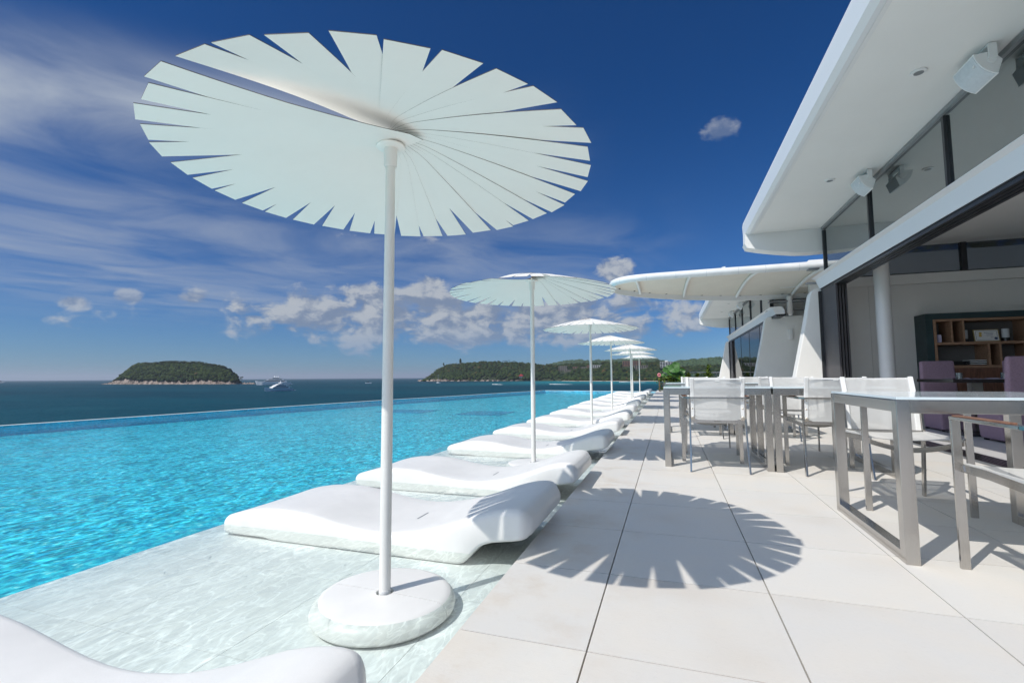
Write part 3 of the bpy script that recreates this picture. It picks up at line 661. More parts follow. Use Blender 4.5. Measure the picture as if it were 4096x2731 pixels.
# ------------------------------------------------------------------ terrace: deck, pool
EX = -.686
podium = kind(MB().box(-.676, 9.5, -7, 29.6, -15.5, -.022).obj('terrace_slab', M_grout), 'structure')
deck = kind(MB().box(-.686, -.676, -7, 29.6, -.6, -.003).obj('terrace_deck', M_tile), 'structure')
XJ = [EX, -.262, .341, .94, 1.54, 2.14, 2.745]
PIT = .5925; Y0 = 1.495 - 4 * PIT
def tile_mesh(w, d, h=.02, g=.0027):
    return MB().box(g, w - g, g, d - g, -h, 0).mesh('tile', M_tile)
for i in range(len(XJ) - 1):
    me = tile_mesh(XJ[i + 1] - XJ[i], PIT)
    for j in range(26):
        o = link('tile', me, deck); o.location = (XJ[i] + (.012 if i == 0 else 0) * 0, Y0 + j * PIT, random.uniform(-.0004, .0004))
Yt = Y0 + 26 * PIT
big = MB(); big.box(EX, 2.745, Yt + .002, 29.6, -.02, -.0005); big.obj('paving', M_tile, deck)
MB().box(EX, 2.745, -7, Y0 - .002, -.02, -.0005).obj('paving', M_tile, deck)
MB().box(2.745, 9.5, -7, -.1, -.02, -.0005).obj('paving', M_tile, deck); MB().box(2.745, 9.5, 25.6, 29.6, -.02, -.0005).obj('paving', M_tile, deck)
MB().box(3.10, 9.5, -.1, 25.6, -.02, -.001).obj('indoor_floor', mat('indoor_floor', (.64, .625, .61), .35, var=.04), deck)
acc = MB(); acc.box(.04, .33, 9.17, 9.176, .0005, .0012); acc.obj('access_slot', M_rubber, deck)

EDGE = [(-12.6, -7), (-12.0, 2.0), (-11.65, 5.37), (-11.3, 7.6), (-10.9, 10.8), (-10.18, 15.37), (-9.24, 19.2), (-8.14, 24.7), (-7.3, 28.55)]
FAR = [(-7.3, 28.55), (-5.37, 28.2), (-1.41, 27.3), (-.686, 27.15)]
SHX, SHZ, WZ, FZ = -2.68, -.086, -.02, -.185
pool = kind(MB().box(SHX + .002, -.676, -7, 28.5, -1.3, SHZ - .022).obj('pool_basin', M_shelf), 'structure')
recv(pool)
# inner facing of the shelf and pool floor
recv(MB().box(SHX - .03, SHX, -7, 27.5, -1.3, SHZ - .001).obj('shelf_edge', M_shelf, pool))
fl = MB(); P = EDGE + FAR[1:]; n = len(P); fl.add([(x, y, FZ) for x, y in P] + [(-.686, -7, FZ)], [tuple(range(n + 1))])
recv(fl.obj('pool_floor', M_mosaic, pool))
for i, seq in enumerate((EDGE, FAR)):
    w = MB()
    for (x0, y0), (x1, y1) in zip(seq[:-1], seq[1:]):
        d = Vector((x1 - x0, y1 - y0)).normalized(); nn = Vector((-d.y, d.x)) * .13
        w.add([(x0, y0, -16), (x1, y1, -16), (x1 + nn.x, y1 + nn.y, -16), (x0 + nn.x, y0 + nn.y, -16), (x0, y0, WZ + .008), (x1, y1, WZ + .008), (x1 + nn.x, y1 + nn.y, WZ + .008), (x0 + nn.x, y0 + nn.y, WZ + .008)],
              [(4, 5, 6, 7), (0, 1, 5, 4), (2, 3, 7, 6), (3, 0, 4, 7), (1, 2, 6, 5)])
    wobj = kind(w.obj('infinity_edge', [M_mosaicl]), 'structure'); recv(wobj)
    cp = MB()
    for (x0, y0), (x1, y1) in zip(seq[:-1], seq[1:]):
        d = Vector((x1 - x0, y1 - y0)).normalized(); nn = Vector((-d.y, d.x)) * .135; mm = Vector((-d.y, d.x)) * -.006
        z0, z1 = -.011, .002
        cp.add([(x0 + mm.x, y0 + mm.y, z0), (x1 + mm.x, y1 + mm.y, z0), (x1 + nn.x, y1 + nn.y, z0), (x0 + nn.x, y0 + nn.y, z0), (x0 + mm.x, y0 + mm.y, z1), (x1 + mm.x, y1 + mm.y, z1), (x1 + nn.x, y1 + nn.y, z1), (x0 + nn.x, y0 + nn.y, z1)],
               [(0, 3, 2, 1), (4, 5, 6, 7), (0, 1, 5, 4), (2, 3, 7, 6), (3, 0, 4, 7), (1, 2, 6, 5)])
    cp.obj('coping', M_white, wobj)
# two sunken dark panels in the pool floor
for x, y, w, d in ((-5.6, 11.9, 1.3, 1.4), (-8.3, 12.1, 1.5, 1.3)):
    recv(MB().box(x, x + w, y, y + d, FZ, FZ + .01).obj('floor_panel', M_mosaicd, pool))
# shelf tiles
SX = [SHX, -2.60, -2.00, -1.40, -.80, EX]
SX = [SHX, -2.62, -2.05, -1.45, -.86, EX]
for i in range(len(SX) - 1):
    me = MB().box(.001, SX[i + 1] - SX[i] - .001, .001, .599, -.02, 0).mesh('shelf_tile', M_shelf)
    for j in range(18):
        o = recv(link('tile', me, pool)); o.location = (SX[i], -.42 + j * .6 - .12, SHZ)
recv(MB().box(SHX, EX, -.54 + 18 * .6, 27.2, SHZ - .02, SHZ).obj('shelf_paving', M_shelf, pool))
recv(MB().box(SHX, EX, -7, -.542, SHZ - .02, SHZ).obj('shelf_paving', M_shelf, pool))
kind(MB().box(SHX + .001, EX - .001, -.55, 10.3, SHZ - .0215, SHZ - .0195).obj('shelf_grout', mat('shelf_grout', (.16, .17, .17), .9), pool), 'structure'); 

# water surface, gently undulating
xs = np.array(list(np.arange(EX, -13.0, -.12)) + [-13.0]); ys = np.array(list(np.arange(-7, 12, .12)) + list(np.arange(12, 28.8, .3)) + [28.8])
X, Y = np.meshgrid(xs, ys); Zw = np.full_like(X, WZ)
fade = np.clip((EX - X) / .1, 0, 1)
for k in range(10):
    Lw = rng.uniform(.5, 1.6); a = rad(rng.normal(25, 45)); amp = .0008 * Lw
    Zw += amp * fade * np.sin(math.cos(a) * 6.283 / Lw * X + math.sin(a) * 6.283 / Lw * Y + rng.uniform(0, 6.28))
# keep the sheet inside the infinity edge
ex = np.interp(Y[:, 0], [p[1] for p in EDGE], [p[0] for p in EDGE])
X = np.maximum(X, ex[:, None] + .0)
fy = np.interp(X, [p[0] for p in FAR], [p[1] for p in FAR]); Y = np.minimum(Y, fy)
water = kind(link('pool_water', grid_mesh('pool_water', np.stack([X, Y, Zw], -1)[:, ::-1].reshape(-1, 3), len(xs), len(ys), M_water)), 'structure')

# ------------------------------------------------------------------ loungers
TOP = [(-2.556,-.03),(-2.54,.006),(-2.505,.026),(-2.455,.042),(-2.383,.062),(-2.264,.082),(-2.149,.090),(-2.036,.089),(-1.925,.080),(-1.817,.063),(-1.712,.045),(-1.61,.031),(-1.511,.024),(-1.43,.026),(-1.366,.032),(-1.227,.055),(-1.137,.080),(-1.049,.108),(-.962,.141),(-.878,.173),(-.795,.196),(-.735,.205),(-.69,.203),(-.66,.190),(-.642,.165),(-.636,.135)]
BOT = [(-2.556,-.05),(-2.54,-.07),(-2.50,-.076),(-2.20,-.076),(-2.18,-.0855),(-1.02,-.0855),(-.985,-.080),(-.955,-.05),(-.93,-.02),(-.90,.012),(-.84,.034),(-.72,.052),(-.66,.066),(-.642,.08),(-.636,.105)]
def smooth_interp(x, pts):
    p = np.array(pts); h = .018
    return (np.interp(x - h, p[:, 0], p[:, 1]) + 2 * np.interp(x, p[:, 0], p[:, 1]) + np.interp(x + h, p[:, 0], p[:, 1])) / 4
def lounger_body():
    xs = np.concatenate([np.linspace(-2.556, -2.46, 10), np.linspace(-2.44, -.76, 90), np.linspace(-.75, -.636, 14)])
    W = .70; V = []; F = []; per = None
    for x in xs:
        zt, zb = float(smooth_interp(x, TOP)), float(smooth_interp(x, BOT))
        if x < -2.5: zt = float(np.interp(x, [p[0] for p in TOP], [p[1] for p in TOP]))
        ends = min(x + 2.556, -.636 - x); hw = W / 2 - (.05 * max(0, 1 - ends / .06) ** 2)
        r = min(.040, (zt - zb) * .45); rb = min(.02, (zt - zb) * .3); ring = []
        base_in = .012 if zb < -.1 else 0
        for k in range(6):                                          # near top edge, rounded
            a = math.pi - k * (math.pi / 2) / 5; ring.append((-hw + r + r * math.cos(a), zt - r + r * math.sin(a)))
        for q in (-.6, -.3, 0, .3, .6): ring.append((q * hw, zt - .004 * (1 - q * q)))
        for k in range(6):
            a = math.pi / 2 - k * (math.pi / 2) / 5; ring.append((hw - r + r * math.cos(a), zt - r + r * math.sin(a)))
        for k in range(3):
            a = -k * (math.pi / 2) / 2; ring.append((hw - base_in - rb + rb * math.cos(a), zb + rb + rb * math.sin(a)))
        for k in range(3):
            a = -math.pi / 2 - k * (math.pi / 2) / 2; ring.append((-hw + base_in + rb + rb * math.cos(a), zb + rb + rb * math.sin(a)))
        per = len(ring); V += [(x, y, z) for y, z in ring]
    for i in range(len(xs) - 1):
        for k in range(per): k2 = (k + 1) % per; F.append((i * per + k, i * per + k2, (i + 1) * per + k2, (i + 1) * per + k))
    n = len(V); F += [tuple(range(per))[::-1], tuple(range(n - per, n))]
    m = MB().add(V, F); me = m.mesh('lounger_shell', M_plastic, smooth=True); me.set_sharp_from_angle(angle=rad(65)); return me
proto = thing('pool_lounger', '', 'sun lounger', (0, 0, 0))
recv(link('shell', lounger_body(), proto))
MB().box(-1.395, -1.385, -.065, .065, .0215, .0265).obj('drain_slot', M_grey, proto)
LG = 'white moulded loungers lying in a row on the shallow pool ledge'
LL = [(-.66 + .636, .30, 'white lounger nearest the camera, cut off by the bottom left corner'),
      (0, 2.18, 'white lounger right behind the nearest umbrella pole, striped by its shadow'),
      (-.01, 3.44, 'white lounger in full sun in front of the second umbrella pole'),
      (0, 5.17, 'white lounger just behind the second umbrella pole, head end in shade'),
      (-.03, 6.80, 'white lounger in full sun in front of the third umbrella pole'),
      (-.03, 8.60, 'white lounger just behind the third umbrella pole, head end in shade'),
      (-.06, 10.55, 'white lounger in full sun in front of the fourth umbrella pole'),
      (-.10, 12.75, 'white lounger just behind the fourth umbrella pole, head end in shade'),
      (-.13, 14.6, 'white lounger in front of the fifth umbrella pole, far along the ledge'),
      (-.13, 16.7, 'white lounger just behind the fifth umbrella pole, far along the ledge'),
      (-.15, 18.9, 'third white lounger from the far end of the row'),
      (-.16, 21.4, 'second white lounger from the far end of the row'),
      (-.17, 24.2, 'last white lounger at the far end of the row')]
for i, (dx, y, lab) in enumerate(LL):
    o = proto if i == 0 else copy_tree(proto)
    put(o, (dx, y + .35, 0), 0, lab, LG)
    if i: RECV.append(o.children[0])

# ------------------------------------------------------------------ umbrellas
NB = 36; RIM = .838
def blade_mesh(k):
    q = k / (NB - 1); ang = rad(254.5 - 348.5 * q) ; js = random.uniform(-.9, .9) if 0 < k < NB - 1 else 0; ang += rad(js)
    Hh = 1.816 + .066 * q; zr = 1.675; th = .0024
    rim = RIM * (1 + random.uniform(-.012, .012)); w1 = .1145 + random.uniform(-.002, .002); w0 = (.102 if k > 1 else .15)
    c, s = math.cos(ang), math.sin(ang); V = []; F = []; mi = []; n = 14
    for i in range(n):
        t = i / (n - 1); r = rim * t ** 1.25 if k > 1 else -.05 + (rim + .05) * t; w = (.010 + (w0 + (w1 - w0) * t ** .8 - .010) * min(1, r / .15) ** .8) if k > 1 else (.165 + (w1 - .165) * min(1, t * 1.6))
        tt = max(0, (r - .015) / (rim - .015)); z = Hh - (Hh - zr) * tt ** .95 + .024 * (q - .25) * math.sin(math.pi * min(1, tt))
        for sg in (-1, 1):
            y = sg * w / 2 + (.055 * (1 - t) ** 1.4 if k == 0 and sg > 0 else 0)
            for dz in (0, th): V.append((r * c - y * s, r * s + y * c, z + dz))
    for i in range(n - 1):
        a, b = i * 4, i * 4 + 4
        F += [(a, a + 2, b + 2, b), (a + 1, b + 1, b + 3, a + 3), (a, b, b + 1, a + 1), (a + 2, a + 3, b + 3, b + 2)]; mi += [0, 0, 1, 1]
    F += [(0, 1, 3, 2), (n * 4 - 4, n * 4 - 2, n * 4 - 1, n * 4 - 3)]; mi += [1, 1]
    m = MB(); m.v = V; m.f = F; m.mi = mi; return m.mesh('blade', [M_blade, M_edge])
umb = thing('pool_umbrella', '', 'umbrella')
recv(MB().lathe([(.0225, -.05), (.0225, .6), (.021, 1.2), (.0195, 1.73)], 20).obj('pole', M_pole, umb, smooth=True))
MB().lathe([(.0235, -.055), (.0235, .0)], 20).obj('pole_sleeve', M_white, umb, smooth=True)
MB().lathe([(.0235, 1.715), (.0265, 1.72), (.0285, 1.785), (.0285, 1.795)], 24).obj('collar', M_pole, umb, smooth=True)
MB().lathe([(.03, 1.795), (.058, 1.799), (.060, 1.803), (.058, 1.808)], 32).obj('flange', M_blade, umb, smooth=True)
MB().lathe([(.012, 1.805), (.012, 1.835)], 12).obj('spindle', M_pole, umb)
for k in range(NB): link('blade', blade_mesh(k), umb)
bp = [(.0, SHZ + .002), (.235, SHZ + .002), (.262, SHZ + .007), (.275, SHZ + .020), (.276, SHZ + .033), (.270, SHZ + .050), (.256, SHZ + .066), (.23, SHZ + .073), (.15, SHZ + .075), (.034, SHZ + .076), (.032, SHZ + .05), (.0, SHZ + .05)]
half = []
def base_half(a0):
    V = []; F = []; n = 33; g = .0016; seg = len(bp)
    for i in range(n):
        t = a0 + math.pi * i / (n - 1)
        for r, z in bp: V.append((r * math.cos(t) - math.sin(a0) * g * 1, r * math.sin(t) + math.cos(a0) * g * 1, z))
    for i in range(n - 1):
        for k in range(seg - 1): F.append((i * seg + k, (i + 1) * seg + k, (i + 1) * seg + k + 1, i * seg + k + 1))
    F += [tuple(range(seg)), tuple(range((n - 1) * seg, n * seg))[::-1]]
    me = MB().add(V, F).mesh('base_half', M_plastic, smooth=True); return me
for a in (rad(-2), rad(178)): recv(link('base_half', base_half(a), umb))
UL = [(-1.09, 1.68, 0, 'large white slatted umbrella nearest the camera, filling the upper left sky'),
      (-1.30, 4.60, 4, 'second white slatted umbrella, overlapping the tip of the sail canopy'),
      (-1.32, 8.49, -38, 'third white slatted umbrella of the row along the pool'),
      (-1.39, 12.3, -30, 'fourth white slatted umbrella of the row along the pool'),
      (-1.17, 15.9, -48, 'fifth white slatted umbrella, topmost of the three overlapping far canopies'),
      (-1.34, 18.9, -25, 'sixth white slatted umbrella, middle of the three overlapping far canopies'),
      (-1.30, 22.9, -40, 'farthest white slatted umbrella, lowest of the overlapping far canopies')]
for i, (x, y, rz, lab) in enumerate(UL):
    o = umb if i == 0 else copy_tree(umb)
    put(o, (x, y, 0), rad(rz), lab, 'white slatted umbrellas along the pool')
    if i: RECV.extend([c for c in o.children if c.name.startswith(('pole', 'base_half'))])

# ------------------------------------------------------------------ tables and chairs
def make_table():
    t = thing('glass_table', '', 'table'); S = .054; W = .90; D = .905; H = .716
    for x in (0, W - S):
        for y in (0, D - S): MB().box(x, x + S, y, y + S, .0, H).obj('leg', M_steel, t, bevel=.002)
        MB().box(x + .001, x + S - .001, S, D - S, .001, S - .004).obj('foot_bar', M_steel, t, bevel=.002)
        MB().box(x + .001, x + S - .001, S, D - S, H - S, H - .001).obj('side_rail', M_steel, t, bevel=.002)
    for y in (0, D - S): MB().box(S, W - S, y + .001, y + S - .001, H - S - .004, H - .001).obj('end_rail', M_steel, t, bevel=.002)
    MB().box(.003, W - .003, .003, D - .003, H + .002, H + .014).obj('glass_top', [M_frost], t, bevel=.0015)
    MB().box(S, S + .05, .3, .35, H - .016, H - .002).obj('top_bracket', M_steelw, t)
    return t
def make_chair():
    t = thing('terrace_chair', '', 'chair')
    for sx in (-1, 1):
        MB().bar([(sx * .258, .25, 0), (sx * .258, .25, .632)], .034, .016).obj('leg', M_steel, t, bevel=.0015)
        MB().bar([(sx * .235, -.272, 0), (sx * .229, -.238, .16), (sx * .226, -.212, .36), (sx * .226, -.205, .46), (sx * .226, -.225, .632)], .014, .034, (1, 0, 0)).obj('leg', M_steel, t, bevel=.0012)
        MB().bar([(sx * .258, .258, .640), (sx * .258, -.18, .640)], .036, .014).obj('arm', M_steel, t, bevel=.0015)
        MB().box(sx * .258 - .016, sx * .258 + .016, -.12, .235, .6475, .6535).obj('arm_slat', M_teak, t, bevel=.001)
        MB().bar([(sx * .240, .25, .425), (sx * .236, .10, .428), (sx * .232, -.205, .415)], .014, .034).obj('seat_rail', M_steel, t)
        up = MB().bar([(sx * .203, -.214, .445), (sx * .203, -.222, .56), (sx * .203, -.234, .640)], .03, .010).obj('back_upright', M_steelw, t, bevel=.001)
        for z, y in ((.47, -.2215), (.545, -.2275), (.62, -.2375)):
            me = MB().lathe([(.0075, 0), (.0075, .004), (.005, .0055)], 10).mesh('screw', M_steelw); o = link('screw', me, up); o.location = (sx * .203, y + .001, z); o.rotation_euler = (math.pi / 2, 0, 0)
    # arm bar running round behind the back
    MB().bar([(-.258, -.18, .640), (-.245, -.232, .640), (-.22, -.252, .640), (.22, -.252, .640), (.245, -.232, .640), (.258, -.18, .640)], .014, .034, (0, 0, 1)).obj('back_bar', M_steel, t)
    MB().bar([(-.219, -.205, .435), (.219, -.205, .435)], .034, .016, (0, 0, 1)).obj('cross_rail', M_steel, t, bevel=.0015)
    n = 11; pts = []
    for i in range(n):
        u = i / (n - 1); x = -.25 + .5 * u; pts.append((x, .235 - .02 * math.sin(math.pi * u), .425 - .055 * math.sin(math.pi * u)))
    MB().bar(pts, .026, .016, (0, .3, 1)).obj('front_rail', M_steel, t)
    # seat sling: dips in the middle
    V = []; F = []; nx, ny = 9, 9
    for j in range(ny):
        for i in range(nx):
            u, v = i / (nx - 1), j / (ny - 1); V.append((-.232 + .464 * u, -.195 + .44 * v, .444 - .022 * math.sin(math.pi * u) * (.5 + .5 * math.sin(math.pi * v)) - .012 * math.sin(math.pi * v)))
    F = [(j * nx + i, j * nx + i + 1, (j + 1) * nx + i + 1, (j + 1) * nx + i) for j in range(ny - 1) for i in range(nx - 1)]
    m = MB().add(V, F); m.box(-.238, -.222, -.195, .245, .430, .447); m.box(.222, .238, -.195, .245, .430, .447)
    m.obj('seat_fabric', M_mesh, t, smooth=True)
    V = []; ny = 8
    for j in range(ny):
        v = j / (ny - 1)
        for i in range(nx):
            u = i / (nx - 1); z = .445 + .365 * v; V.append((-.192 + .384 * u, -.208 - .075 * v ** 1.3 - .020 * math.sin(math.pi * u), z - .004 * math.sin(math.pi * u) * v))
    F = [(j * nx + i, j * nx + i + 1, (j + 1) * nx + i + 1, (j + 1) * nx + i) for j in range(ny - 1) for i in range(nx - 1)]
    MB().add(V, F).obj('back_fabric', M_mesh, t, smooth=True)
    for sx in (-1, 1):                                               # doubled hem round the side poles
        MB().bar([(sx * .203, -.208, .445), (sx * .203, -.222, .56), (sx * .203, -.243, .69), (sx * .205, -.284, .815)], .030, .020).obj('back_hem', mat('white_hem', (.80, .80, .785), .8, var=.03, vscale=30), t, bevel=.004)
    MB().bar([(-.19, -.296, .803), (0, -.302, .801), (.19, -.296, .803)], .012, .004, (0, 0, 1)).obj('back_hem', MATS['white_hem'], t)
    MB().box(-.018, .018, -.3015, -.2985, .785, .792).obj('care_label', M_paper, t)
    MB().box(-.03, .03, -.2140, -.2133, .431, .437).obj('maker_mark', mat('etched_mark', (.30, .28, .25), .5, .6), t)
    return t
TG, CG = 'steel framed glass tables on the terrace', 'white mesh chairs round the terrace tables'
tab = make_table()
TL = [(.965, 2.575, 'steel and glass table nearest the camera, cut off by the right edge'),
      (-.055, 4.655, 'left table of the middle pair, standing next to the walkway'),
      (.856, 4.640, 'right table of the middle pair, behind the nearest table'),
      (-.05, 7.40, 'left table of the far pair, mostly behind the middle tables'),
      (.862, 7.395, 'right table of the far pair, by the open doors')]
for i, (x, y, lab) in enumerate(TL): put(tab if i == 0 else copy_tree(tab), (x, y, 0), 0, lab, TG)
ch = make_chair()
CL = [(.385, 4.745, 2, 'white mesh chair with its back to the camera at the left middle table'),
      (1.285, 4.80, 1, 'white mesh chair with its back to the camera at the right middle table'),
      (1.405, 3.765, 180, 'white mesh chair facing the camera across the nearest table'),
      (1.44, 2.345, 0, 'white mesh chair in the right foreground, side view, cut by the right edge'),
      (.41, 5.775, 180, 'white mesh chair on the far side of the left middle table'),
      (1.30, 5.80, 178, 'white mesh chair on the far side of the right middle table'),
      (.42, 7.13, 1, 'white mesh chair on the near side of the left far table'),
      (1.33, 7.13, -2, 'white mesh chair on the near side of the right far table'),
      (.42, 8.60, 180, 'white mesh chair behind the left far table'),
      (1.36, 8.62, 181, 'white mesh chair behind the right far table')]
for i, (x, y, r, lab) in enumerate(CL): put(ch if i == 0 else copy_tree(ch), (x, y, 0), rad(r), lab, CG)

# ------------------------------------------------------------------ pavilions
def pavilion(dy, label, rich):
    t = thing('pavilion', label, 'building', (2.8, 5 + dy, 0)); ox, oy = 2.8, 5 + dy
    def P(name, mb, m, parent=None, **kw):
        o = mb.obj(name, m, parent or t, **kw)
        if not parent: o.location = (-ox, -oy, 0)
        return o
    y0, y1 = -.1 + dy, 10.05 + dy
    # roof with overhang, fascia and the dropped end
    P('roof', MB().box(1.60, 9.2, y0, y1 - .002, 3.572, 3.86), M_soffit)
    P('fascia', MB().prism([(1.555, 3.566), (1.498, 3.595), (1.488, 3.80), (1.505, 3.88), (1.60, 3.90), (1.60, 3.566)], 'y', y0, y1 + .26), M_fascia)
    P('soffit_edge', MB().box(1.602, 1.640, y0, y1 - .004, 3.5655, 3.5715), M_white)
    pts = [(1.50, 3.86), (1.492, 3.40), (1.53, 3.345), (1.75, 3.285), (2.05, 3.225), (2.36, 3.178), (2.60, 3.165), (2.84, 3.170), (3.2, 3.19), (3.2, 3.86)]
    P('end_beam', MB().prism(pts, 'y', y1, y1 + .26), M_white)
    lip = [(x, z - .034) for x, z in pts[2:9]]
    P('end_beam_lip', MB().prism([(1.478, 3.40)] + [(p[0] - .012 if p[0] < 1.6 else p[0], p[1]) for p in lip] + [(x, z + .002) for x, z in pts[2:9]][::-1] + [(1.4915, 3.405)], 'y', y1 - .012, y1 + .275), M_white)
    for k in range(3 if dy else 3):
        yy = 2.55 + 2.51 * k + dy
        o = MB().lathe([(.055, 3.558), (.062, 3.560), (.062, 3.571), (.040, 3.571)], 24, (2.235, yy)).obj('downlight', M_white, t, smooth=True); o.location = (-ox, -oy, 0)
        MB().lathe([(.0, 3.5555), (.038, 3.5555), (.038, 3.5565)], 20, (2.235, yy)).obj('lamp_lens', M_grey, o)
    # clerestory glazing over the doors
    gy = [1.92, 3.90, 5.90, 7.88, 9.96]; gy = [(.0 if not dy else .62)] + gy
    for a, b in zip(gy[:-1], gy[1:]):
        P('pane', MB().box(2.80, 2.812, a + dy, b + dy - .006, 2.70, 3.52), M_film)
    for a in gy[1:]:
        P('mullion', MB().box(2.770, 2.799, a + dy - .022, a + dy + .018, 2.70, 3.50), M_dark)
    P('head_frame', MB().box(2.765, 2.815, gy[0] + dy, 9.99 + dy, 3.521, 3.5655), M_grey)
    P('plenum_wall', MB().box(2.83, 2.90, gy[0] + dy, 9.95 + dy, 2.71, 3.56), M_dark)
    # white bevelled lintel, sliding door tracks
    ly0, ly1 = (y0, 10.40 + dy)
    P('lintel', MB().prism([(2.800, 2.484), (2.792, 2.50), (2.735, 2.655), (2.672, 2.680), (2.672, 2.686), (2.95, 2.698), (3.02, 2.60), (3.02, 2.484)], 'y', ly0, ly1), M_fascia)
    for k in range(4): P('door_track', MB().box(2.815 + k * .055, 2.855 + k * .055, ly0, ly1 - .03, 2.43 - .0 * k, 2.4835), M_dark)
    P('track_backing', MB().box(2.805, 3.06, ly0, ly1 - .02, 2.470, 2.4832), M_rubber)
    # raking fins at both ends of the front
    for yy in ((10.42 + dy,) if not dy else (10.42 + dy, 14.97 - 14.45 + dy)):
        fp = [(2.80, -.02), (2.06, -.02), (2.32, .79), (2.535, 1.80), (2.640, 2.36), (2.665, 2.43), (2.71, 2.478), (2.79, 2.498), (3.6, 2.498), (3.6, -.02)]
        P('fin_wall', MB().prism(fp, 'y', yy, yy + .26), M_wall, bevel=.012)
    P('end_wall', MB().box(3.602, 9.2, 10.45 + dy, 10.64 + dy, 0, 2.48), M_wall)
    P('door_jamb', MB().box(2.775, 2.86, 10.345 + dy, 10.415 + dy, 0, 2.43), M_dark)
    for k in range(4): P('door_leaf', MB().box(2.817 + k * .055, 2.849 + k * .055, 9.56 + dy + k * .03, 10.34 + dy, .01, 2.428), M_graph)
    for k in range(3): P('door_seal', MB().box(2.7765 - .004, 2.7745, 10.352 + dy + k * .02, 10.360 + dy + k * .02, 0, 2.43), M_rubber)
    # floor grille along the door line
    g = P('floor_grille', MB().box(2.747, 3.10, y0, 10.40 + dy, -.0195, -.012), M_rubber)
    MB().box(2.747, 2.820, y0, 10.40 + dy, -.012, .0).obj('grille_frame', M_grey, g)
    for k in range(5): MB().box(2.850 + k * .050, 2.872 + k * .050, y0, 10.40 + dy, -.012, -.001).obj('grille_bar', M_steel, g)
    # inside
    P('ceiling', MB().box(2.95, 9.2, y0, 10.6 + dy, 3.20, 3.25), M_soffit)
    P('clerestory_beam', MB().box(2.98, 9.2, 10.38 + dy, 10.64 + dy, 2.482, 2.66), M_wall)
    P('clerestory_pane', MB().box(3.02, 9.2, 10.50 + dy, 10.51 + dy, 2.69, 3.198), M_dimpane)
    P('clerestory_frame', MB().box(3.02, 9.2, 10.47 + dy, 10.54 + dy, 2.661, 2.695), M_dark)
    for x in (3.05, 5.045, 7.0): P('clerestory_mullion', MB().box(x, x + .085, 10.46 + dy, 10.54 + dy, 2.696, 3.199), M_dark)
    P('back_wall', MB().box(9.2, 9.35, y0, 10.6 + dy, 0, 3.9), M_wall)
    P('near_wall', MB().box(3.6, 9.2, y0 - .2, y0, 0, 3.86), M_wall)
    o = MB().lathe([(.113, 0), (.113, 3.2)], 32, (3.52, 9.62 + dy)).obj('column', M_white, t, smooth=True); o.location = (-ox, -oy, 0)
    if dy:                                                           # closed tinted glass doors on the far pavilion
        P('door_glass', MB().box(2.835, 2.845, 1.0 + dy, 8.75 + dy, .01, 2.43), M_dimpane)
        for a in (2.6, 4.7, 6.8, 8.75): P('door_stile', MB().box(2.828, 2.852, a + dy - .03, a + dy + .03, .01, 2.43), M_dark)
    return t
pav1 = pavilion(0, 'white terrace pavilion on the right with open doors, a raking fin and an overhanging roof', True)
pav2 = pavilion(14.45, 'second white pavilion farther along the terrace behind the sail canopy', False)

# wall speakers under the roof edges
def speaker(loc, label):
    t = thing('loudspeaker', label, 'loudspeaker', loc, 0, 'white speakers under the pavilion roofs')
    # cross-section in XZ, extruded along Y; front looks out (-X) and down
    a = rad(38); R2 = lambda x, z: (x * math.cos(a) - z * math.sin(a), x * math.sin(a) + z * math.cos(a) - .150)
    body = [R2(.075, .055), R2(.075, -.055), R2(-.03, -.125), R2(-.03, .125)]
    MB().prism(body, 'y', -.15, .15).obj('cabinet', M_white, t, bevel=.006)
    fr = [R2(-.03 - .034 * (1 - (q / .125) ** 2), q) for q in np.linspace(.125, -.125, 9)] + [R2(-.026, -.125), R2(-.026, .125)]
    MB().prism(fr, 'y', -.153, .153).obj('front_frame', M_white, t)
    gr = [R2(-.034 - .034 * (1 - (q / .125) ** 2), q) for q in np.linspace(.114, -.114, 9)] + [R2(-.028, -.114), R2(-.028, .114)]
    g = MB().prism(gr, 'y', -.140, .140).obj('grille', M_grille, t)
    q = R2(-.0665, .05)
    MB().box(q[0] - .002, q[0] + .004, -.115, -.090, q[1] - .014, q[1] + .010).obj('badge', M_white, g)
    for s in (-1, 1):
        me = MB().lathe([(.036, 0), (.036, .006), (.033, .008)], 24).mesh('pivot_disc', M_white); o = link('pivot_disc', me, t); c = R2(.028, .0)
        o.location = (c[0], s * .151, c[1]); o.rotation_euler = (-s * math.pi / 2, 0, 0)
    c = R2(.028, 0)
    MB().box(c[0] - .028, c[0] + .028, -.168, -.154, c[1], -.002).obj('bracket', M_white, t); MB().box(c[0] - .028, c[0] + .028, .154, .168, c[1], -.002).obj('bracket', M_white, t)
    MB().box(c[0] - .026, c[0] + .026, -.153, .153, -.012, -.002).obj('bracket_plate', M_white, t)
    return t
s1 = speaker((2.60, 4.95, 3.566), 'white loudspeaker under the near roof, upper right corner of the picture')
for loc, lab in (((2.60, 7.48, 3.566), 'white loudspeaker under the near roof, second one along the glass'),
                 ((2.60, 19.4, 3.566), 'white loudspeaker under the far roof, nearer of the two'),
                 ((2.60, 21.95, 3.566), 'white loudspeaker under the far roof, farther of the two')):
    o = copy_tree(s1); o.location = loc; o['label'] = lab
o = MB().box(3.215, 3.305, 14.90, 14.966, 1.56 + .27, 1.56 + .55).obj('wall_light', M_white, bevel=.008); tag(o, 'slim white box light on the raking wall of the far pavilion', 'wall light')

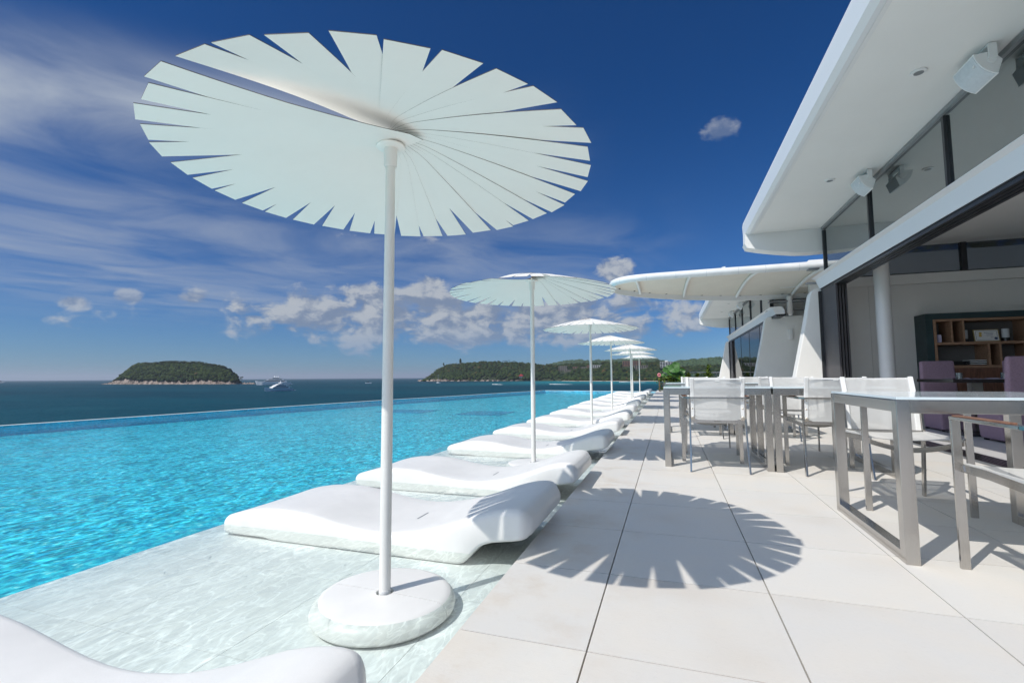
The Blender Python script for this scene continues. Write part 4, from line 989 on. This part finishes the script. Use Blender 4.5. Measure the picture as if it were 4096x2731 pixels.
# things inside the pavilion
cab = thing('shelf_cabinet', 'dark teal cabinet with open oak shelves against the pavilion end wall', 'cabinet', (4.276, 10.05, 0))
X0, YB, ZT = 0, .40, 1.885
MB().box(0, .1, 0, YB - .002, 0, ZT - .101).obj('side_panel', M_teal, cab); MB().box(0, 2.1, 0, YB - .002, ZT - .1, ZT).obj('top_panel', M_teal, cab); MB().box(.102, 2.1, YB - .02, YB - .003, 0, ZT - .102).obj('back_panel', mat('grey_back', (.17, .165, .16), .7), cab)
MB().box(2.0, 2.1, 0, YB - .021, 0, ZT - .101).obj('side_panel', M_teal, cab)
S_ = .028
MB().box(.103, .142, -.004, YB - .022, .0, 1.779).obj('shelf_side', M_wood, cab); MB().box(1.38, 1.42, -.003, YB - .022, .985, 1.742).obj('shelf_divider', M_wood, cab)
MB().box(.143, 1.998, -.004, YB - .022, 1.743, 1.780).obj('shelf_board', M_wood, cab)
MB().box(.143, 1.998, -.004, YB - .022, 1.338, 1.380).obj('shelf_board', M_wood, cab)
MB().box(.143, 1.998, -.004, YB - .022, .940, .983).obj('shelf_board', M_wood, cab)
for x in (.345, .51): MB().box(x, x + .026, -.002, YB - .022, 1.381, 1.742).obj('shelf_divider', M_wood, cab)
for x in (.832, .985): MB().box(x, x + .026, -.002, YB - .022, .984, 1.337).obj('shelf_divider', M_wood, cab)
for x in (.145, .663, 1.18): MB().box(x, x + .514, -.006, .012, .06, .937).obj('cupboard_door', M_wood2, cab)
ct = thing('framed_certificate', 'gilt framed white certificate with gold seals leaning on the upper shelf', 'certificate', (5.16, 10.15, 1.382)); ct.rotation_euler = (rad(-10), 0, 0)
MB().box(-.175, .175, 0, .012, 0, .215).obj('frame', M_gold, ct, bevel=.003); MB().box(-.160, .160, -.0012, 0, .015, .200).obj('paper', M_paper, ct)
bd = MB()
for a, b, c, d in ((-.145, .145, .180, .184), (-.145, .145, .030, .034), (-.145, -.141, .034, .180), (.141, .145, .034, .180)): bd.box(a, b, -.002, -.0012, c, d)
bd.obj('printed_border', M_ink, ct)
for a, b, z in ((-.03, .10, .150), (0, .09, .125), (.0, .085, .103), (.05, .09, .07)): MB().box(a, b, -.002, -.0012, z, z + .005).obj('printed_line', M_ink, ct)
for x, z, m in ((-.085, .105, M_seal), (-.08, .145, M_seal), (.12, .055, M_ink)):
    me = MB().lathe([(.022, 0), (.022, .001)], 16).mesh('seal', m); o = link('seal', me, ct); o.location = (x, -.002, z); o.rotation_euler = (math.pi / 2, 0, 0)
def vase(label, loc, w):
    t = thing('candle_lantern', label, 'lantern', loc)
    MB().lathe([(w, 0), (w, .06), (w * .8, .062), (.001, .062)], 16).obj('base', M_black, t, smooth=True)
    MB().lathe([(w, .0625), (w, .215), (w * .96, .215), (w * .96, .07), (.001, .07)], 16).obj('glass_shade', M_grille, t, smooth=True)
vase('pale lantern on a dark base right of the framed certificate', (5.43, 10.2, 1.381), .05); vase('dim lantern on the shelf left of the framed certificate', (4.90, 10.25, 1.381), .042)
tag(MB().box(4.452, 4.506, 10.10, 10.15, 1.381, 1.515).obj('small_box', M_cloth), 'small pale box in the left shelf compartment', 'box')
for i, (x, w, zz) in enumerate(((4.60, .26, 5), (4.87, .22, 6))):
    for k in range(zz):
        o = MB().box(x + random.uniform(-.006, .006), x + w, 10.08, 10.30, .984 + k * .015, .984 + k * .015 + .0125).obj('menu_folder', M_black if k % 2 == 0 or i == 0 else M_paper)
        tag(o, '%s menu folder in the %s stack on the lower shelf' % (('bottom', 'second lowest', 'third lowest', 'third from top', 'second from top', 'top')[k + (1 if i == 0 and k > 2 else 0)], 'left dark' if i == 0 else 'right striped'), 'menu folder', 'menu folders in the %s stack' % ('left' if i == 0 else 'right'))
dt = thing('dining_table', 'dark square pedestal dining table inside the pavilion', 'table', (3.57, 7.8, 0))
MB().box(0, .95, 0, .97, .72, .765).obj('top', mat('dark_table', (.03, .026, .025), .22), dt, bevel=.003)
MB().box(.40, .52, .42, .54, .03, .72).obj('pedestal', M_steel, dt); MB().box(.2, .75, .2, .75, 0, .03).obj('base_plate', M_dark, dt)
def dining_chair(label, loc, rz):
    t = thing('dining_chair', label, 'chair', loc, rz, 'mauve dining chairs in the pavilion')   # faces -Y
    MB().prism([(-.235, .02), (.235, .02), (.265, .45), (-.265, .45)], 'y', -.27, .20).obj('seat_block', M_purple, t, bevel=.03, bseg=3)
    V = [(-.24, .205, .02), (.24, .205, .02), (.215, .27, 1.04), (-.215, .27, 1.04), (-.24, .31, .02), (.24, .31, .02), (.215, .345, 1.04), (-.215, .345, 1.04)]
    MB().add(V, [(0, 1, 2, 3), (5, 4, 7, 6), (4, 0, 3, 7), (1, 5, 6, 2), (3, 2, 6, 7), (4, 5, 1, 0)]).obj('backrest', M_purple, t, bevel=.028, bseg=3)
    for x in (-.19, .19):
        for y in (-.22, .26): MB().box(x - .02, x + .02, y - .02, y + .02, 0, .02).obj('foot', M_black, t)
    return t
dc = dining_chair('mauve chair on the far side of the dining table, facing the camera', (3.985, 8.83, 0), 0)
o = copy_tree(dc); put(o, (4.02, 7.49, 0), math.pi, 'mauve chair in front of the dining table with its back to the camera')
o = copy_tree(dc); put(o, (5.02, 8.83, 0), 0, 'mauve chair farther right behind the dining table')
def tumbler(label, x, y):
    o = MB().lathe([(.036, .766), (.038, .85), (.0355, .85), (.034, .775), (.0005, .775)], 20, (x, y)).obj('tumbler', M_tumbler, smooth=True); tag(o, label, 'glass')
tumbler('clear water glass on the left side of the dining table', 3.72, 7.98); tumbler('clear water glass on the right side of the dining table', 4.2, 7.98)
for lab, x, y in (('folded lilac napkin between the two water glasses', 3.80, 7.9), ('folded lilac napkin by the right water glass', 4.02, 7.9)):
    t = thing('napkin', lab, 'napkin', (x, y, .766)); V = [(i * .05, j * .08, .004 + .012 * random.random()) for j in range(3) for i in range(4)]
    m = MB().add(V, [(j * 4 + i, j * 4 + i + 1, j * 4 + i + 5, j * 4 + i + 4) for j in range(2) for i in range(3)]); m.box(.0, .15, 0, .16, 0, .003); m.obj('cloth', M_cloth, t)
kn = thing('spoon', 'dark spoon lying at the left edge of the dining table', 'spoon', (3.62, 8.15, .768), rad(-60)); MB().bar([(0, 0, .004), (.12, 0, .006)], .008, .003, (0, 1, 0)).obj('handle', M_steel, kn); MB().lathe([(.002, 0), (.018, .008), (.02, .012)], 12, (.14, 0)).obj('bowl', M_black, kn)
fan = thing('wall_fan', 'dark round fan behind the glass doors of the far pavilion', 'fan', (3.62, 23.4, 1.32))
for r in (.36, .27, .18, .09):
    MB().tube([(r * math.cos(a), 0, r * math.sin(a)) for a in np.linspace(0, 2 * math.pi, 25)], .008, 5, False).obj('cage_ring', M_black, fan)
for k in range(3):
    a0 = k * 2.094; MB().add([(.05 * math.cos(a0), .02, .05 * math.sin(a0)), (.3 * math.cos(a0), .01, .3 * math.sin(a0)), (.3 * math.cos(a0 + .8), .05, .3 * math.sin(a0 + .8)), (.05 * math.cos(a0 + .8), .04, .05 * math.sin(a0 + .8))], [(0, 1, 2, 3)]).obj('blade', M_black, fan)
MB().tube([(0, -.05, 0), (0, .12, 0)], .07, 12).obj('motor', M_black, fan); MB().tube([(0, .1, -1.3), (0, .1, 0)], .03, 8).obj('stand', M_black, fan)

# ------------------------------------------------------------------ sail canopy between the pavilions
cn = thing('sail_canopy', 'white arched membrane canopy with a pointed tip between the two pavilions', 'canopy', (1.5, 12.5, 3.0))
def CP(name, mb, m, **kw): o = mb.obj(name, m, cn, **kw); o.location = (-1.5, -12.5, -3.0); return o
NEAR = [(-1.34, 12.1, 3.10), (-1.18, 11.42, 3.085), (-.86, 11.14, 3.08), (-.46, 11.06, 3.08), (.41, 11.05, 3.08), (1.39, 11.03, 3.08), (2.12, 11.06, 3.08), (3.3, 11.12, 3.08), (4.2, 11.2, 3.08)]
FARB = [(-1.34, 12.1, 3.09), (-1.2, 12.5, 3.07), (-.36, 13.45, 3.07), (.35, 13.95, 3.07), (1.08, 14.35, 3.07), (1.9, 14.68, 3.07), (2.7, 14.85, 3.07), (3.6, 14.88, 3.07), (4.2, 14.85, 3.07)]
def poly_at(P, q):
    P = np.array(P, float); d = np.r_[0, np.cumsum(np.linalg.norm(np.diff(P, axis=0), axis=1))]; d /= d[-1]
    x = np.stack([np.interp(q, d, P[:, j]) for j in range(3)], -1); return x
qq = np.linspace(0, 1, 60)
def smoothp(P):
    a = poly_at(P, qq)
    for _ in range(6): a[1:-1] = (a[:-2] + 2 * a[1:-1] + a[2:]) / 4
    return a
NP_, FP_ = smoothp(NEAR), smoothp(FARB)
V = []; nv = 25
rise = .10 + .17 * np.clip(qq * 1.6, 0, 1)
for j in range(nv):
    v = j / (nv - 1); p = NP_ * (1 - v) + FP_ * v; p = p.copy(); p[:, 2] += rise * (1 - abs(2 * v - 1) ** 2.0) + .02; V.append(p)
me = grid_mesh('membrane', np.concatenate(V), 60, nv, M_sail); o = link('membrane', me, cn); o.location = (-1.5, -12.5, -3.0)
CP('edge_tube', MB().tube([tuple(p) for p in NP_], [.035 + .045 * min(1, i / 6) for i in range(60)], 14), M_tubef, smooth=True)
for q in (.06, .10, .16, .26, .36, .46, .56, .66, .76):
    i = int(q * 59); p = NP_[i]; d = (NP_[i + 1] - NP_[i - 1]); d /= np.linalg.norm(d)
    CP('sleeve_seam', MB().tube([tuple(p - d * .005), tuple(p + d * .005)], .0825 if i > 6 else .05 + .045 * i / 6, 14), M_grille)
band = MB(); V = []
for p in FP_: V += [(p[0], p[1] - .02, p[2] + .045), (p[0], p[1] + .05, p[2] - .10), (p[0], p[1] + .09, p[2] - .10), (p[0], p[1] + .06, p[2] + .045)]
band.add(V, [(i * 4 + k, i * 4 + (k + 1) % 4, i * 4 + 4 + (k + 1) % 4, i * 4 + 4 + k) for i in range(59) for k in range(4)] + [(0, 1, 2, 3), (236, 239, 238, 237)])
CP('edge_band', band, M_white, smooth=True)
for q in (.22, .44, .68, .9):
    i = int(q * 59); a, b = NP_[i], FP_[min(59, int((q - .02) * 59))]
    pts = []
    for v in np.linspace(.02, .98, 14):
        p = a * (1 - v) + b * v; p = p.copy(); p[2] += rise[i] * (1 - abs(2 * v - 1) ** 2.0) - .03; pts.append(tuple(p))
    CP('rib', MB().tube(pts, .038, 10), M_white, smooth=True)
for i in range(4, 56, 5):
    p = FP_[i]; CP('lacing_clip', MB().box(p[0] - .03, p[0] + .03, p[1] - .035, p[1] - .022, p[2] + .02, p[2] + .045), M_dark)
pp = MB().tube([(3.24, 14.78, 3.02), (3.24, 14.78, 2.56), (3.235, 14.785, 2.525), (3.22, 14.80, 2.51)], [.078, .078, .07, .045], 18)
CP('down_pipe', pp, M_white, smooth=True)
for lab, a in (('grey steel gutter bracket under the far edge of the canopy', (2.72, 3.9, 14.72, 14.9, 2.86, 2.90)), ('grey flat ledge behind the white pipe', (2.70, 3.9, 14.95, 15.2, 2.66, 2.70)),
               ('dark flat bracket at the corner of the near pavilion glass', (2.62, 2.80, 10.33, 10.5, 2.86, 2.885)), ('short steel bracket below the dark one at the near pavilion', (2.60, 2.80, 10.41, 10.55, 2.60, 2.625))):
    tag(MB().box(*a).obj('steel_bracket', M_grey), lab, 'bracket')
lw = MB().box(2.9, 9.0, 15.24, 15.40, 2.50, 2.98).obj('link_wall', M_wall); tag(lw, 'grey upper wall behind the white pipe between the pavilions', 'wall')

# ------------------------------------------------------------------ far end of the terrace
bl = thing('glass_balustrade', 'glass balustrade with thin posts at the far end of the terrace', 'balustrade', (1.2, 29.4, 0))
MB().tube([(-1.5, 0, 1.03), (2.2, 0, 1.03)], .022, 8).obj('top_rail', M_steel, bl)
for x in (-1.45, -.5, .45, 1.4, 2.15): MB().box(x - .018, x + .018, -.018, .018, 0, 1.01).obj('post', M_steel, bl)
for x in (-1.45, -.5, .45, 1.4): MB().box(x + .03, x + .92, -.006, .006, .06, .98).obj('pane', M_pane, bl)
def leaf_cloud(name, n, fn, smin, smax, matl, parent):
    pts = np.array([fn() for _ in range(n)]); a = rng.uniform(0, 6.28, n); e = rng.uniform(-.6, .9, n); s = rng.uniform(smin, smax, n); V = []
    tv = np.array([(0, -.28, 0), (1, -.05, .12), (1, .05, .12), (0, .28, 0), (.5, -.36, .1), (.5, .36, .1)])
    F = []
    for i in range(n):
        ca, sa, ce, se = math.cos(a[i]), math.sin(a[i]), math.cos(e[i]), math.sin(e[i])
        for x, y, z in tv:
            x2, z2 = x * ce - z * se, x * se + z * ce; V.append(tuple(pts[i] + s[i] * np.array((x2 * ca - y * sa, x2 * sa + y * ca, z2))))
        o = i * 6; F += [(o, o + 4, o + 5, o + 3), (o + 4, o + 1, o + 2, o + 5)]
    me = bpy.data.meshes.new(name); me.from_pydata(V, [], F); me.materials.append(matl)
    at = me.attributes.new('tint', 'FLOAT', 'POINT'); at.data.foreach_set('value', np.repeat(rng.beta(1.4, 1.4, n), 6).astype(np.float32))
    return link(name, me, parent)
pl = thing('planter', 'grey oval planter with big round leaved plants at the far end of the pool', 'planter', (.18, 27.6, 0))
MB().lathe([(.42, 0), (.52, .12), (.60, .36), (.62, .50), (.57, .50), (.55, .42), (.001, .42)], 28).obj('pot', M_zinc, pl, smooth=True)
MB().lathe([(.001, .425), (.55, .425)], 28).obj('soil', M_soil, pl)
lv = []
for x, y, z, r, tl in ((-.25, -.2, 1.15, .26, .9), (.10, -.25, 1.25, .30, 1.0), (.35, -.1, .85, .32, .8), (-.05, -.3, .95, .25, .7), (.2, .1, 1.42, .22, 1.1), (-.4, 0, .85, .22, .5), (.5, .1, 1.1, .2, .9), (-.15, .1, 1.3, .2, .8)):
    V = [(0, 0, 0)] + [(r * math.cos(a) * (1 + .06 * math.sin(5 * a)), r * math.sin(a), .05 * math.cos(3 * a)) for a in np.linspace(0, 2 * math.pi, 15)[:-1]]
    me = bpy.data.meshes.new('leaf'); me.from_pydata(V, [], [(0, i, i % 14 + 1) for i in range(1, 15)]); me.materials.append(M_leaf2)
    o = link('leaf', me, pl); o.location = (x, y, z); o.rotation_euler = (tl, random.uniform(-.4, .4), random.uniform(-.6, .6))
    MB().tube([(x * .3, y * .3, .43), (x * .7, y * .8, z * .75), (x, y, z)], .012, 5).obj('stem', M_leaf, pl)
leaf_cloud('foliage', 700, lambda: (random.gauss(-.05, .38), random.gauss(0, .3), random.uniform(.42, .85)), .06, .12, M_shrub, pl)
leaf_cloud('trailing_foliage', 260, lambda: (random.uniform(-.75, -.5), random.gauss(-.1, .2), random.uniform(.0, .75)), .05, .1, M_shrub, pl)
stk = thing('marker_post', 'brown wooden post with a pink float ring beside the planter', 'post', (-.50, 27.2, 0)); MB().box(-.035, .035, -.03, .03, 0, 1.02).obj('post', M_bark, stk); MB().tube([(.07 * math.cos(a), -.05, .9 + .07 * math.sin(a)) for a in np.linspace(0, 6.283, 17)], .03, 8, False).obj('float_ring', M_pink, stk)
def shrub(label, x, y, h, r):
    t = thing('potted_shrub', label, 'shrub', (x, y, 0), 0, 'shrubs along the far balustrade')
    MB().tube([(0, 0, 0), (.02, 0, h * .5), (0, 0, h * 1.08)], [.03, .02, .008], 6).obj('stem', M_bark, t)
    def f():
        z = random.random() ** 1.2; w = r * (1 - z) ** .7 + .03; return (random.gauss(0, w * .5), random.gauss(0, w * .5), .12 + z * h * .9)
    leaf_cloud('foliage', 520, f, .07, .14, M_shrub, t)
shrub('tall dark shrub right beside the planter', .72, 28.2, 1.30, .30); shrub('low bushy shrub left of centre along the glass balustrade', 1.05, 28.6, .98, .30)
shrub('small thin shrub in the middle of the glass balustrade', 1.55, 28.8, .92, .16); shrub('tall pointed yellow green shrub next to the far pavilion wall', 2.10, 28.4, 1.42, .28)
# a tree behind the pavilions, seen through the clerestory
tr = thing('garden_tree', 'leafy tree behind the pavilion seen through the high window', 'tree', (10.5, 21.5, -1))
MB().tube([(0, 0, 0), (.1, 0, 2.5), (-.1, .1, 4.2)], [.16, .12, .06], 8).obj('trunk', M_bark, tr)
for a in range(5): MB().tube([(0, 0, 3.2), (1.2 * math.cos(a * 1.3), 1.2 * math.sin(a * 1.3), 5)], [.05, .015], 6).obj('limb', M_bark, tr)
leaf_cloud('crown', 2200, lambda: (random.gauss(0, 1.1), random.gauss(0, 1.1), 5.2 + random.gauss(0, .75)), .15, .3, M_shrub, tr)


# ------------------------------------------------------------------ thin sea haze: one closed box round the whole scene
hz = MB().box(-39000, 29000, -8000, 58000, -17, 420).obj('haze', None) if False else None
hm = bpy.data.materials.new('sea_haze'); hm.use_nodes = True; hm.node_tree.nodes.clear(); ht = NT(hm.node_tree)
ho = ht.n('ShaderNodeOutputMaterial'); hv = ht.n('ShaderNodeVolumePrincipled'); hv.inputs['Color'].default_value = (.80, .88, 1.0, 1); hv.inputs['Density'].default_value = .00006; hv.inputs['Anisotropy'].default_value = .2
ht.L(hv.outputs[0], ho.inputs['Volume'])
kind(MB().box(-41000, 31000, -10000, 61000, -17, 300).obj('haze', hm), 'stuff')
